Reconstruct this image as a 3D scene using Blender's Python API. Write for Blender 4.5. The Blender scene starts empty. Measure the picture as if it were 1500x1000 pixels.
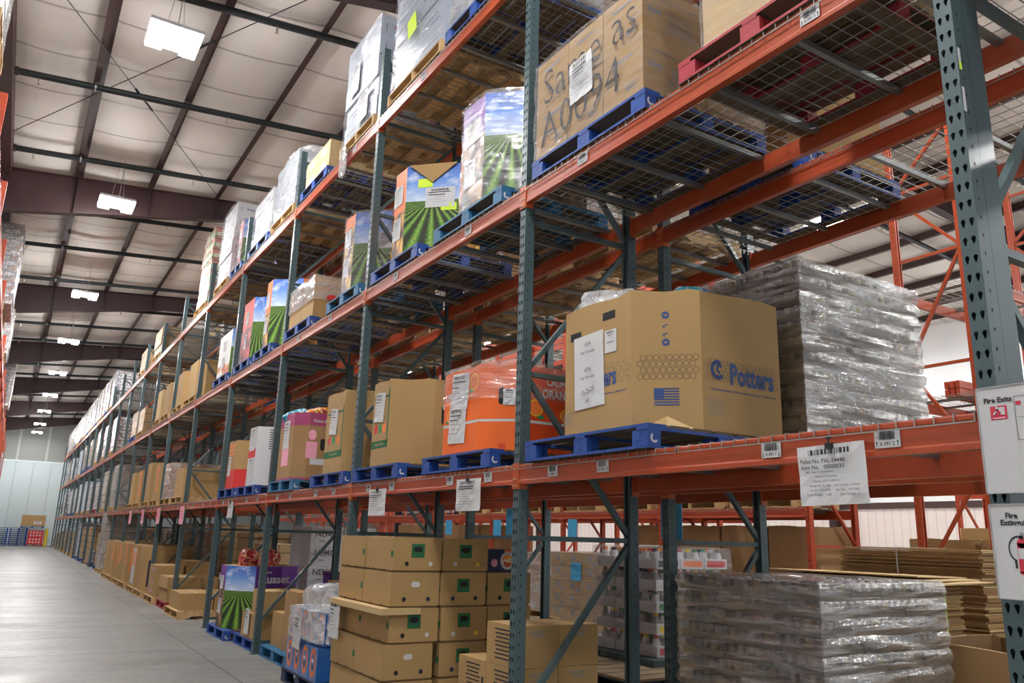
import bpy, math, random
from mathutils import Vector, Matrix
random.seed(7)
SC = bpy.context.scene
COL = SC.collection
# ------------------------------------------------------------------ camera
cam_data = bpy.data.cameras.new('camera')
cam = bpy.data.objects.new('camera', cam_data); COL.objects.link(cam)
cam_data.sensor_width = 36.0
cam_data.lens = 1164.341 / 1500 * 36
cam_data.clip_start = 0.05; cam_data.clip_end = 300
_f = 1164.341
def _dir(px, py):
    v = Vector((px - 750, py - 500, _f)); return v.normalized()
_Y = _dir(8, 766); _Z = _dir(885, -4220); _X = _Y.cross(_Z)
# camera axes (image right, image down, forward) written in world coordinates
right = Vector((_X[0], _Y[0], _Z[0])); down = Vector((_X[1], _Y[1], _Z[1])); fwd = Vector((_X[2], _Y[2], _Z[2]))
rot = Matrix((right, -down, -fwd)).transposed()
cam.matrix_world = Matrix.Translation((0, 0, 1.6)) @ rot.to_4x4()
SC.camera = cam
# ------------------------------------------------------------------ world and exposure
w = bpy.data.worlds.new('world'); SC.world = w; w.use_nodes = True
w.node_tree.nodes['Background'].inputs[0].default_value = (0.95, 0.97, 1.0, 1)
w.node_tree.nodes['Background'].inputs[1].default_value = 0.28
SC.view_settings.view_transform = 'Standard'
SC.view_settings.look = 'None'
SC.view_settings.gamma = 1
SC.view_settings.use_curve_mapping = False
SC.view_settings.exposure = 0.95
SC.cycles.max_bounces = 8
SC.cycles.transparent_max_bounces = 10
SC.cycles.sample_clamp_indirect = 6
LAMP = 175.0            # radiance of the LED panels

# ------------------------------------------------------------------ materials
MATS = {}
def nt(name):
    m = bpy.data.materials.new(name); m.use_nodes = True
    b = m.node_tree.nodes['Principled BSDF']
    MATS[name] = m
    return m, m.node_tree.nodes, m.node_tree.links, b
def mat(name, col, rough=0.6, metal=0.0, noise=0.0, scale=6.0, bump=0.0, bscale=30.0, coat=0.0, spec=None, alpha=None):
    m, N, L, b = nt(name)
    b.inputs['Base Color'].default_value = (*col, 1)
    b.inputs['Roughness'].default_value = rough
    b.inputs['Metallic'].default_value = metal
    if coat: b.inputs['Coat Weight'].default_value = coat; b.inputs['Coat Roughness'].default_value = 0.15
    if spec is not None: b.inputs['Specular IOR Level'].default_value = spec
    if alpha is not None: b.inputs['Alpha'].default_value = alpha
    tc = None
    if noise or bump:
        tc = N.new('ShaderNodeTexCoord')
    if noise:
        n = N.new('ShaderNodeTexNoise'); n.inputs['Scale'].default_value = scale; n.inputs['Detail'].default_value = 5
        L.new(tc.outputs['Object'], n.inputs['Vector'])
        r = N.new('ShaderNodeMixRGB'); r.blend_type = 'MIX'
        r.inputs[1].default_value = (*[c * (1 - noise) for c in col], 1)
        r.inputs[2].default_value = (*[min(1, c * (1 + noise)) for c in col], 1)
        L.new(n.outputs['Fac'], r.inputs[0]); L.new(r.outputs[0], b.inputs['Base Color'])
    if bump:
        n2 = N.new('ShaderNodeTexNoise'); n2.inputs['Scale'].default_value = bscale; n2.inputs['Detail'].default_value = 4
        L.new(tc.outputs['Object'], n2.inputs['Vector'])
        bp = N.new('ShaderNodeBump'); bp.inputs['Strength'].default_value = bump; bp.inputs['Distance'].default_value = 0.02
        L.new(n2.outputs['Fac'], bp.inputs['Height']); L.new(bp.outputs[0], b.inputs['Normal'])
    return m
mat('steel', (.060, .100, .110), .42, .15, .14, 4, coat=.15)
mat('steel_dark', (.04, .062, .07), .45, .1, .12, 4)
mat('orange', (.37, .056, .015), .38, 0, .13, 5, coat=.2)
mat('orange_far', (.42, .058, .02), .45, 0, .1, 5)
mat('connector', (.46, .085, .02), .4, 0, .1, 9)
mat('wire', (.34, .34, .32), .4, .6)
mat('channel', (.25, .27, .27), .35, .7, .12, 10)
mat('bolt', (.5, .42, .33), .35, .8)
mat('hole', (.01, .012, .014), .8)
mat('wood', (.50, .33, .15), .8, 0, .3, 9, .25, 40)
mat('wood_old', (.30, .22, .13), .85, 0, .3, 9, .25, 40)
mat('blue', (.008, .055, .27), .55, 0, .32, 11, .3, 30)
mat('blue_teal', (.02, .13, .27), .6, 0, .4, 12, .3, 30)
mat('blue_dark', (.008, .02, .07), .6, 0, .3, 12, .2, 30)
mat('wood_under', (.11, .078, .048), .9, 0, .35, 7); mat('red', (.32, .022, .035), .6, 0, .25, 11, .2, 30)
mat('cardboard', (.39, .245, .098), .78, 0, .09, 3, .1, 8)
mat('cardboard_brown', (.34, .20, .085), .8, 0, .1, 3, .1, 8)
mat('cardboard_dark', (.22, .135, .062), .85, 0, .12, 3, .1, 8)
mat('cardboard_pale', (.54, .39, .19), .8, 0, .08, 3)
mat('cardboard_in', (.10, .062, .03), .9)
mat('purlin', (.046, .019, .017), .5, 0, .15, 3)
mat('rafter', (.030, .010, .011), .5, 0, .18, 2)
mat('pipe', (.018, .024, .026), .45, .2, .15, 4)
mat('brass', (.55, .45, .3), .35, .8)
mat('galv', (.5, .5, .5), .35, .8)
mat('paper', (.60, .61, .62), .7, 0, .05, 8, .15, 12)
mat('ink', (.03, .03, .035), .7)
mat('ink_blue', (.03, .07, .22), .7)
mat('ink_red', (.55, .03, .06), .7)
mat('ink_green', (.015, .13, .045), .7)
mat('ink_grey', (.22, .22, .24), .7); mat('print_line', (.10, .085, .06), .8)
mat('white', (.56, .57, .58), .6, 0, .05, 5)
blotw = mat('white_box', (.44, .50, .58), .5, 0, .22, 1.6, coat=.5)
mat('pink', (.85, .38, .50), .7)
mat('lime', (.62, .85, .05), .6)
mat('yellow', (.85, .62, .02), .5)
mat('sky_paper', (.05, .38, .68), .6)
mat('purple', (.085, .015, .20), .6, 0, .12, 4)
mat('print_orange', (.80, .13, .008), .5, 0, .07, 3)
mat('print_deep', (.62, .06, .008), .5, 0, .07, 3)
mat('print_red', (.62, .03, .03), .55, 0, .1, 4)
mat('magenta', (.36, .05, .15), .6, 0, .1, 4)
mat('black', (.012, .012, .014), .5)
mat('navy', (.012, .02, .06), .5)
mat('green', (.02, .25, .08), .5)
mat('teal', (.03, .45, .6), .4)
mat('orange_print', (.85, .20, .04), .6)
def blot(name, cols, scale=9, rough=.3):
    m, N, L, b = nt(name); tc = N.new('ShaderNodeTexCoord'); n = N.new('ShaderNodeTexNoise'); n.inputs['Scale'].default_value = scale; n.inputs['Detail'].default_value = 2
    L.new(tc.outputs['Object'], n.inputs['Vector']); cr = N.new('ShaderNodeValToRGB'); cr.color_ramp.interpolation = 'CONSTANT'; e = cr.color_ramp.elements
    while len(e) < len(cols): e.new(.5)
    for i, c in enumerate(cols): e[i].position = 0 if i == 0 else .36 + .28 * i / len(cols); e[i].color = (*c, 1)
    L.new(n.outputs['Fac'], cr.inputs[0]); L.new(cr.outputs[0], b.inputs['Base Color']); b.inputs['Roughness'].default_value = rough
blot('snack', [(.30, .02, .03), (.45, .03, .04), (.55, .35, .2), (.25, .02, .05)]); blot('snack_orange', [(.75, .18, .03), (.8, .35, .05), (.8, .7, .5), (.55, .08, .02)])
blot('snack_blue', [(.05, .35, .55), (.04, .5, .7), (.7, .8, .85), (.03, .2, .5)]); blot('snack_purple', [(.06, .03, .25), (.2, .1, .4), (.7, .7, .75)])
mat('wall_white', (.62, .70, .71), .55, 0, .03, .6)
mat('wall_upper', (.12, .125, .12), .85, 0, .15, .5)
mat('lens', (1, 1, 1), .4)
_l = MATS['lens'].node_tree.nodes['Principled BSDF']
_l.inputs['Emission Color'].default_value = (1, .985, .97, 1); _l.inputs['Emission Strength'].default_value = LAMP
mat('side_white', (.72, .72, .72), .6, 0, .05, .4)

def film(name, fac=.30, bscale=5, tint=(.85, .87, .9), stretch=(1, 1, 7)):
    m, N, L, b = nt(name)
    N.remove(b); out = N['Material Output']
    tc = N.new('ShaderNodeTexCoord'); mp = N.new('ShaderNodeMapping'); mp.inputs['Scale'].default_value = stretch
    mp.inputs['Rotation'].default_value = (.12, .1, 0)
    n = N.new('ShaderNodeTexNoise'); n.inputs['Scale'].default_value = bscale; n.inputs['Detail'].default_value = 6; n.inputs['Distortion'].default_value = .6
    L.new(tc.outputs['Object'], mp.inputs[0]); L.new(mp.outputs[0], n.inputs['Vector'])
    bp = N.new('ShaderNodeBump'); bp.inputs['Strength'].default_value = .8; bp.inputs['Distance'].default_value = .03
    L.new(n.outputs['Fac'], bp.inputs['Height'])
    g = N.new('ShaderNodeBsdfGlossy'); g.inputs['Roughness'].default_value = .10; g.inputs['Color'].default_value = (1, 1, 1, 1)
    d = N.new('ShaderNodeBsdfDiffuse'); d.inputs['Color'].default_value = (*tint, 1)
    t = N.new('ShaderNodeBsdfTransparent'); t.inputs['Color'].default_value = (.93, .93, .94, 1)
    L.new(bp.outputs[0], g.inputs['Normal']); L.new(bp.outputs[0], d.inputs['Normal'])
    m1 = N.new('ShaderNodeMixShader'); m1.inputs[0].default_value = .55
    L.new(d.outputs[0], m1.inputs[1]); L.new(g.outputs[0], m1.inputs[2])
    cr = N.new('ShaderNodeMapRange'); cr.inputs[1].default_value = .35; cr.inputs[2].default_value = .75
    cr.inputs[3].default_value = fac * .4; cr.inputs[4].default_value = min(1, fac * 2.0)
    L.new(n.outputs['Fac'], cr.inputs[0])
    m2 = N.new('ShaderNodeMixShader'); L.new(cr.outputs[0], m2.inputs[0])
    L.new(t.outputs[0], m2.inputs[1]); L.new(m1.outputs[0], m2.inputs[2]); L.new(m2.outputs[0], out.inputs[0])
    return m
film('film', .17, 4); film('film_thick', .50, 3.2, (.42, .41, .40)); film('film_cloud', .85, 3, (.75, .77, .8), (1, 1, 2.5))

def brickmat(name, c1, c2, mortar, bw, bh, ms=.012, rough=.7, offset=.5, coat=0, bump=0, blot=None):
    """cases in courses: the UVs of these meshes are in metres"""
    m, N, L, b = nt(name)
    uv = N.new('ShaderNodeTexCoord')
    br = N.new('ShaderNodeTexBrick'); br.offset = offset
    br.inputs['Color1'].default_value = (*c1, 1); br.inputs['Color2'].default_value = (*c2, 1); br.inputs['Mortar'].default_value = (*mortar, 1)
    br.inputs['Scale'].default_value = 1; br.inputs['Brick Width'].default_value = bw; br.inputs['Row Height'].default_value = bh
    br.inputs['Mortar Size'].default_value = ms; br.inputs['Mortar Smooth'].default_value = .3
    L.new(uv.outputs['UV'], br.inputs['Vector'])
    col = br.outputs[0]
    if blot:
        n = N.new('ShaderNodeTexVoronoi'); n.inputs['Scale'].default_value = blot[1]
        L.new(uv.outputs['UV'], n.inputs['Vector'])
        cr = N.new('ShaderNodeValToRGB'); cr.color_ramp.interpolation = 'CONSTANT'
        els = cr.color_ramp.elements
        while len(els) < len(blot[0]): els.new(.5)
        for i, c in enumerate(blot[0]):
            els[i].position = i / len(blot[0]); els[i].color = (*c, 1)
        sep = N.new('ShaderNodeSeparateColor'); L.new(n.outputs['Color'], sep.inputs[0]); L.new(sep.outputs[0], cr.inputs[0])
        mx = N.new('ShaderNodeMixRGB'); mx.blend_type = 'MIX'; mx.inputs[0].default_value = blot[2]
        L.new(col, mx.inputs[1]); L.new(cr.outputs[0], mx.inputs[2])
        m3 = N.new('ShaderNodeMixRGB'); m3.blend_type = 'MIX'; L.new(br.outputs['Fac'], m3.inputs[0]); L.new(mx.outputs[0], m3.inputs[1])
        m3.inputs[2].default_value = (*mortar, 1); col = m3.outputs[0]
    L.new(col, b.inputs['Base Color']); b.inputs['Roughness'].default_value = rough
    if coat: b.inputs['Coat Weight'].default_value = coat; b.inputs['Coat Roughness'].default_value = .12
    if bump or coat:
        n2 = N.new('ShaderNodeTexNoise'); n2.inputs['Scale'].default_value = 5; n2.inputs['Detail'].default_value = 5
        mp = N.new('ShaderNodeMapping'); mp.inputs['Scale'].default_value = (1, 1, 6)
        L.new(uv.outputs['Object'], mp.inputs[0]); L.new(mp.outputs[0], n2.inputs['Vector'])
        bp = N.new('ShaderNodeBump'); bp.inputs['Strength'].default_value = .7; bp.inputs['Distance'].default_value = .03
        L.new(n2.outputs['Fac'], bp.inputs['Height']); L.new(bp.outputs[0], b.inputs['Coat Normal'])
    return m
brickmat('cases_brown', (.36, .24, .12), (.42, .28, .14), (.10, .065, .035), .40, .25, .008, coat=.25)
brickmat('cases_wrapped', (.40, .33, .25), (.46, .39, .31), (.16, .12, .09), .42, .22, .01, coat=.8)
brickmat('cases_white', (.52, .55, .59), (.47, .50, .56), (.20, .21, .23), .45, .27, .008, coat=.6)
brickmat('cases_cans', (.42, .38, .36), (.50, .47, .45), (.07, .06, .055), .40, .14, .012, coat=.9,
         blot=([(.55, .55, .58), (.35, .05, .05), (.62, .62, .64), (.12, .10, .10), (.7, .68, .62), (.25, .22, .25)], 16, .6))
brickmat('cases_sodas', (.5, .5, .55), (.6, .6, .62), (.2, .18, .18), .40, .13, .012, coat=.9,
         blot=([(.7, .72, .76), (.25, .30, .42), (.62, .62, .64), (.45, .2, .12), (.8, .8, .8), (.22, .25, .30)], 22, .85))
brickmat('cases_mix', (.5, .5, .42), (.6, .56, .5), (.12, .1, .08), .38, .2, .012, coat=.8,
         blot=([(.5, .42, .28), (.5, .08, .08), (.62, .6, .5), (.12, .3, .16), (.66, .6, .52)], 7, .7))
brickmat('cases_grey', (.30, .27, .25), (.36, .33, .30), (.10, .085, .075), .38, .2, .012, coat=.8)
brickmat('cases_coffee', (.45, .33, .19), (.50, .37, .21), (.12, .075, .04), .33, .20, .007, coat=.45,
         blot=([(.5, .36, .2), (.5, .36, .2), (.12, .09, .06), (.5, .36, .2)], 11, .5))

def mathn(N, L, op, a, b=None, clamp=False):
    n = N.new('ShaderNodeMath'); n.operation = op; n.use_clamp = clamp
    for i, x in enumerate((a, b)):
        if x is None: continue
        if isinstance(x, (int, float)): n.inputs[i].default_value = x
        else: L.new(x, n.inputs[i])
    return n.outputs[0]
def ramp(N, L, fac, stops):
    r = N.new('ShaderNodeValToRGB'); e = r.color_ramp.elements
    while len(e) < len(stops): e.new(.5)
    for i, (p, c) in enumerate(stops): e[i].position = p; e[i].color = (*c, 1)
    L.new(fac, r.inputs[0]); return r.outputs[0]
def field_mat(name, horizon=.58):
    """printed picture: crop rows running to a horizon under a blue sky"""
    m, N, L, b = nt(name)
    tc = N.new('ShaderNodeTexCoord'); s = N.new('ShaderNodeSeparateXYZ'); L.new(tc.outputs['UV'], s.inputs[0])
    u, v = s.outputs[0], s.outputs[1]
    nz = N.new('ShaderNodeTexNoise'); nz.inputs['Scale'].default_value = 34; nz.inputs['Detail'].default_value = 4; L.new(tc.outputs['UV'], nz.inputs['Vector'])
    wob = mathn(N, L, 'MULTIPLY', mathn(N, L, 'SUBTRACT', nz.outputs['Fac'], .5), .9)
    den = mathn(N, L, 'SUBTRACT', horizon + .035, v)
    a = mathn(N, L, 'DIVIDE', mathn(N, L, 'SUBTRACT', u, .5), den)
    a = mathn(N, L, 'ADD', mathn(N, L, 'MULTIPLY', a, 9.5), wob)
    sn = mathn(N, L, 'MULTIPLY', mathn(N, L, 'ADD', mathn(N, L, 'COSINE', a), 1), .5)
    sn = mathn(N, L, 'ADD', mathn(N, L, 'MULTIPLY', sn, .62), mathn(N, L, 'MULTIPLY', mathn(N, L, 'SUBTRACT', nz.outputs['Fac'], .2), .62))
    g = ramp(N, L, sn, [(.22, (.018, .022, .010)), (.45, (.03, .09, .012)), (.68, (.10, .26, .025)), (.95, (.36, .52, .10))])
    nc = N.new('ShaderNodeTexNoise'); nc.inputs['Scale'].default_value = 3; nc.inputs['Detail'].default_value = 5
    mp = N.new('ShaderNodeMapping'); mp.inputs['Scale'].default_value = (1, 3, 1); L.new(tc.outputs['UV'], mp.inputs[0]); L.new(mp.outputs[0], nc.inputs['Vector'])
    cl = ramp(N, L, nc.outputs['Fac'], [(.5, (0, 0, 0)), (.75, (1, 1, 1))])
    sk = ramp(N, L, v, [(horizon, (.50, .62, .80)), (horizon + .2, (.16, .32, .72)), (1, (.05, .14, .55))])
    mx = N.new('ShaderNodeMixRGB'); L.new(cl, mx.inputs[0]); L.new(sk, mx.inputs[1]); mx.inputs[2].default_value = (.7, .78, .9, 1)
    mm = N.new('ShaderNodeMixRGB'); L.new(mathn(N, L, 'GREATER_THAN', v, horizon), mm.inputs[0]); L.new(g, mm.inputs[1]); L.new(mx.outputs[0], mm.inputs[2])
    L.new(mm.outputs[0], b.inputs['Base Color']); b.inputs['Roughness'].default_value = .5
def produce_mat(name, band, split, cols, sx=3.2, sy=5.5):
    """printed picture: round produce under a plain colour band"""
    m, N, L, b = nt(name)
    tc = N.new('ShaderNodeTexCoord'); s = N.new('ShaderNodeSeparateXYZ'); L.new(tc.outputs['UV'], s.inputs[0])
    mp = N.new('ShaderNodeMapping'); mp.inputs['Scale'].default_value = (sx, sy, 1); L.new(tc.outputs['UV'], mp.inputs[0])
    vo = N.new('ShaderNodeTexVoronoi'); vo.inputs['Scale'].default_value = 1; vo.inputs['Randomness'].default_value = .8; L.new(mp.outputs[0], vo.inputs['Vector'])
    c = ramp(N, L, vo.outputs['Distance'], [(0, cols[0]), (.35, cols[1]), (.58, cols[2]), (.75, cols[3])])
    vc = N.new('ShaderNodeHueSaturation'); se = N.new('ShaderNodeSeparateColor'); L.new(vo.outputs['Color'], se.inputs[0])
    L.new(mathn(N, L, 'ADD', mathn(N, L, 'MULTIPLY', se.outputs[0], .5), .7), vc.inputs['Value']); L.new(c, vc.inputs['Color'])
    mm = N.new('ShaderNodeMixRGB'); L.new(mathn(N, L, 'GREATER_THAN', s.outputs[1], split), mm.inputs[0]); L.new(vc.outputs[0], mm.inputs[1]); mm.inputs[2].default_value = (*band, 1)
    L.new(mm.outputs[0], b.inputs['Base Color']); b.inputs['Roughness'].default_value = .5
field_mat('print_field', .60)
produce_mat('print_russet', (.15, .03, .30), .66, [(.42, .27, .12), (.32, .18, .07), (.17, .09, .04), (.04, .02, .015)])
produce_mat('print_gold', (.78, .17, .02), .52, [(.78, .46, .08), (.62, .31, .04), (.34, .14, .02), (.06, .03, .015)])
produce_mat('print_gold_full', (.78, .17, .02), .85, [(.78, .52, .12), (.62, .36, .06), (.3, .14, .02), (.06, .03, .015)])
produce_mat('print_onion', (.60, .04, .04), .55, [(.62, .12, .12), (.50, .05, .07), (.28, .02, .04), (.12, .01, .02)])
produce_mat('print_fruit', (.7, .7, .68), .3, [(.2, .4, .08), (.55, .05, .05), (.5, .3, .03), (.7, .7, .68)])

def floor_mat():
    m, N, L, b = nt('concrete')
    tc = N.new('ShaderNodeTexCoord')
    n = N.new('ShaderNodeTexNoise'); n.inputs['Scale'].default_value = .7; n.inputs['Detail'].default_value = 8; L.new(tc.outputs['Object'], n.inputs['Vector'])
    n2 = N.new('ShaderNodeTexNoise'); n2.inputs['Scale'].default_value = 9; n2.inputs['Detail'].default_value = 6; L.new(tc.outputs['Object'], n2.inputs['Vector'])
    mp = N.new('ShaderNodeMapping'); mp.inputs['Scale'].default_value = (.5, 1.3, 1); L.new(tc.outputs['Object'], mp.inputs[0])
    n3 = N.new('ShaderNodeTexNoise'); n3.inputs['Scale'].default_value = 1.2; n3.inputs['Detail'].default_value = 7; n3.inputs['Distortion'].default_value = .4; L.new(mp.outputs[0], n3.inputs['Vector'])
    f = mathn(N, L, 'ADD', mathn(N, L, 'MULTIPLY', n.outputs['Fac'], .5), mathn(N, L, 'MULTIPLY', n2.outputs['Fac'], .5))
    c = ramp(N, L, f, [(.3, (.15, .15, .142)), (.5, (.205, .205, .195)), (.7, (.26, .257, .245))])
    L.new(c, b.inputs['Base Color'])
    r = N.new('ShaderNodeMapRange'); r.inputs[1].default_value = .3; r.inputs[2].default_value = .7; r.inputs[3].default_value = .34; r.inputs[4].default_value = .52
    L.new(n3.outputs['Fac'], r.inputs[0]); L.new(r.outputs[0], b.inputs['Roughness'])
    bp = N.new('ShaderNodeBump'); bp.inputs['Strength'].default_value = .05; bp.inputs['Distance'].default_value = .02; L.new(n3.outputs['Fac'], bp.inputs['Height']); L.new(bp.outputs[0], b.inputs['Normal'])
    b.inputs['Specular IOR Level'].default_value = .45
floor_mat()
def ceil_mat():
    m, N, L, b = nt('insulation')
    tc = N.new('ShaderNodeTexCoord')
    mp = N.new('ShaderNodeMapping'); mp.inputs['Scale'].default_value = (.35, 1, 1); L.new(tc.outputs['Object'], mp.inputs[0])
    wv = N.new('ShaderNodeTexWave'); wv.wave_type = 'BANDS'; wv.bands_direction = 'Y'; wv.inputs['Scale'].default_value = .22; wv.inputs['Distortion'].default_value = 3.4; wv.inputs['Detail'].default_value = 1.5; wv.inputs['Detail Scale'].default_value = .35
    L.new(tc.outputs['Object'], wv.inputs['Vector'])
    n = N.new('ShaderNodeTexNoise'); n.inputs['Scale'].default_value = 2.2; n.inputs['Detail'].default_value = 5; n.inputs['Distortion'].default_value = .5; L.new(mp.outputs[0], n.inputs['Vector'])
    seam = ramp(N, L, wv.outputs['Fac'], [(0, (.42, .38, .35)), (.008, (.78, .73, .68)), (1, (.82, .77, .71))])
    L.new(seam, b.inputs['Base Color']); b.inputs['Roughness'].default_value = .55
    bp = N.new('ShaderNodeBump'); bp.inputs['Strength'].default_value = .45; bp.inputs['Distance'].default_value = .08
    L.new(mathn(N, L, 'ADD', n.outputs['Fac'], mathn(N, L, 'MULTIPLY', wv.outputs['Fac'], .35)), bp.inputs['Height']); L.new(bp.outputs[0], b.inputs['Normal'])
ceil_mat()
def panel_mat(name, base, dirn, scale, lo):
    m, N, L, b = nt(name)
    tc = N.new('ShaderNodeTexCoord')
    wv = N.new('ShaderNodeTexWave'); wv.bands_direction = dirn; wv.inputs['Scale'].default_value = scale; L.new(tc.outputs['Object'], wv.inputs['Vector'])
    c = ramp(N, L, wv.outputs['Fac'], [(0, tuple(x * lo for x in base)), (.03, base), (1, base)])
    L.new(c, b.inputs['Base Color']); b.inputs['Roughness'].default_value = .45
    bp = N.new('ShaderNodeBump'); bp.inputs['Strength'].default_value = .4; bp.inputs['Distance'].default_value = .03; L.new(wv.outputs['Fac'], bp.inputs['Height']); L.new(bp.outputs[0], b.inputs['Normal'])
panel_mat('panel_far', (.50, .58, .595), 'X', .26, .8)
panel_mat('panel_upper', (.24, .25, .24), 'X', .16, 1.7)
panel_mat('panel_side', (.66, .58, .54), 'Y', 1.0, .7)

# ------------------------------------------------------------------ mesh builder
class MB:
    def __init__(s): s.v = []; s.f = []; s.m = []; s.u = []; s.names = []
    def mi(s, n):
        if n not in s.names: s.names.append(n)
        return s.names.index(n)
    def face(s, pts, mn, uv=None):
        i = len(s.v); s.v += [tuple(p) for p in pts]; s.f.append(tuple(range(i, i + len(pts)))); s.m.append(s.mi(mn))
        s.u.append(uv or [(0, 0), (1, 0), (1, 1), (0, 1)][:len(pts)] if len(pts) <= 4 else [(0, 0)] * len(pts))
    def box(s, x0, y0, z0, x1, y1, z1, mn, metric=False):
        """mn: one material or (-x, +x, -y, +y, bottom, top)"""
        ms = mn if isinstance(mn, (tuple, list)) else (mn,) * 6
        W, D, H = (x1 - x0, y1 - y0, z1 - z0) if metric else (1, 1, 1)
        q = lambda a, b: [(0, 0), (a, 0), (a, b), (0, b)]
        s.face([(x0, y1, z0), (x0, y0, z0), (x0, y0, z1), (x0, y1, z1)], ms[0], q(D, H))
        s.face([(x1, y0, z0), (x1, y1, z0), (x1, y1, z1), (x1, y0, z1)], ms[1], q(D, H))
        s.face([(x0, y0, z0), (x1, y0, z0), (x1, y0, z1), (x0, y0, z1)], ms[2], q(W, H))
        s.face([(x1, y1, z0), (x0, y1, z0), (x0, y1, z1), (x1, y1, z1)], ms[3], q(W, H))
        s.face([(x0, y1, z0), (x1, y1, z0), (x1, y0, z0), (x0, y0, z0)], ms[4], q(W, D))
        s.face([(x0, y0, z1), (x1, y0, z1), (x1, y1, z1), (x0, y1, z1)], ms[5], q(W, D))
        return s
    def bar(s, p, q, w, h, mn, up=(0, 0, 1)):
        p, q = Vector(p), Vector(q); d = (q - p).normalized(); up = Vector(up)
        if abs(d.dot(up)) > .98: up = Vector((1, 0, 0))
        a = d.cross(up).normalized() * (w / 2); b = a.cross(d).normalized() * (h / 2)
        c = [p + a + b, p - a + b, p - a - b, p + a - b]; e = [x + (q - p) for x in c]
        for i in range(4):
            j = (i + 1) % 4; s.face([c[i], c[j], e[j], e[i]], mn)
        s.face(c[::-1], mn); s.face(e, mn); return s
    def cyl(s, p, q, r, n, mn, r2=None):
        p, q = Vector(p), Vector(q); d = (q - p).normalized(); up = Vector((0, 0, 1)) if abs(d.z) < .9 else Vector((1, 0, 0))
        a = d.cross(up).normalized(); b = a.cross(d).normalized(); r2 = r if r2 is None else r2
        c = [p + (a * math.cos(t) + b * math.sin(t)) * r for t in [2 * math.pi * k / n for k in range(n)]]
        e = [q + (a * math.cos(t) + b * math.sin(t)) * r2 for t in [2 * math.pi * k / n for k in range(n)]]
        for i in range(n):
            j = (i + 1) % n; s.face([c[j], c[i], e[i], e[j]], mn)
        s.face(c, mn); s.face(e[::-1], mn); return s
    def prism(s, pts, z0, z1, side, top=None, bottom=None, inner=None, metric=True):
        """pts: clockwise-free XY outline (counter-clockwise); side: list of materials per side or one"""
        n = len(pts)
        for i in range(n):
            j = (i + 1) % n; mn = side[i] if isinstance(side, (list, tuple)) else side
            a, b = pts[i], pts[j]; ln = math.dist(a, b) if metric == 'm' else 1; hh = (z1 - z0) if metric == 'm' else 1
            s.face([(a[0], a[1], z0), (b[0], b[1], z0), (b[0], b[1], z1), (a[0], a[1], z1)], mn, [(0, 0), (ln, 0), (ln, hh), (0, hh)])
        if top: s.face([(a[0], a[1], z1) for a in pts], top)
        if bottom: s.face([(a[0], a[1], z0) for a in pts][::-1], bottom)
        return s
    def extrude_y(s, prof, y0, y1, mn):
        """closed XZ profile drawn out along Y"""
        n = len(prof)
        for i in range(n):
            j = (i + 1) % n; a, b = prof[i], prof[j]
            s.face([(a[0], y0, a[1]), (b[0], y0, b[1]), (b[0], y1, b[1]), (a[0], y1, a[1])], mn)
        s.face([(a[0], y0, a[1]) for a in prof][::-1], mn); s.face([(a[0], y1, a[1]) for a in prof], mn); return s
    def mesh(s, name, smooth=False):
        me = bpy.data.meshes.new(name); me.from_pydata(s.v, [], s.f)
        for n in s.names: me.materials.append(MATS[n])
        me.polygons.foreach_set('material_index', s.m)
        uvl = me.uv_layers.new(name='UVMap'); flat = []
        for poly, uv in zip(s.f, s.u):
            for k in range(len(poly)): flat += list(uv[k] if k < len(uv) else (0, 0))
        uvl.data.foreach_set('uv', flat)
        if smooth: me.polygons.foreach_set('use_smooth', [True] * len(s.f))
        me.update(); return me
def link(name, me, parent=None, loc=(0, 0, 0), rz=0, label=None):
    o = bpy.data.objects.new(name, me); COL.objects.link(o); o.location = loc
    if rz: o.rotation_euler = (0, 0, rz)
    if parent: o.parent = parent
    if label: o['label'] = label
    return o
def tag(o, label, cat, group=None, kind=None):
    o['label'] = label; o['category'] = cat
    if group: o['group'] = group
    o['kind'] = kind or 'thing'
    return o
def thing(name, label, cat, loc=(0, 0, 0), rz=0, group=None):
    o = bpy.data.objects.new(name, None); COL.objects.link(o); o.location = loc; o.rotation_euler = (0, 0, rz)
    o.empty_display_size = .1
    return tag(o, label, cat, group)
def copy_tree(o, loc=None, rz=None, label=None, group=None, parent=None):
    c = o.copy(); COL.objects.link(c)
    if parent: c.parent = parent
    if loc is not None: c.location = loc
    if rz is not None: c.rotation_euler = (0, 0, rz)
    if label: c['label'] = label
    if group: c['group'] = group
    for ch in KIDS(o): copy_tree(ch, parent=c)
    return c
def KIDS(o): return list(o.children)
def struct(name, mb, label=None):
    o = link(name, mb.mesh(name)); o['kind'] = 'structure'
    if label: o['label'] = label
    return o
ORD = ['nearest', 'second', 'third', 'fourth', 'fifth', 'sixth', 'seventh', 'eighth', 'ninth', 'tenth', 'eleventh', 'twelfth', 'thirteenth', 'fourteenth',
       'fifteenth', 'sixteenth', 'seventeenth', 'eighteenth', 'nineteenth', 'twentieth', 'twenty-first', 'twenty-second', 'twenty-third', 'twenty-fourth', 'twenty-fifth', 'twenty-sixth']
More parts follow.
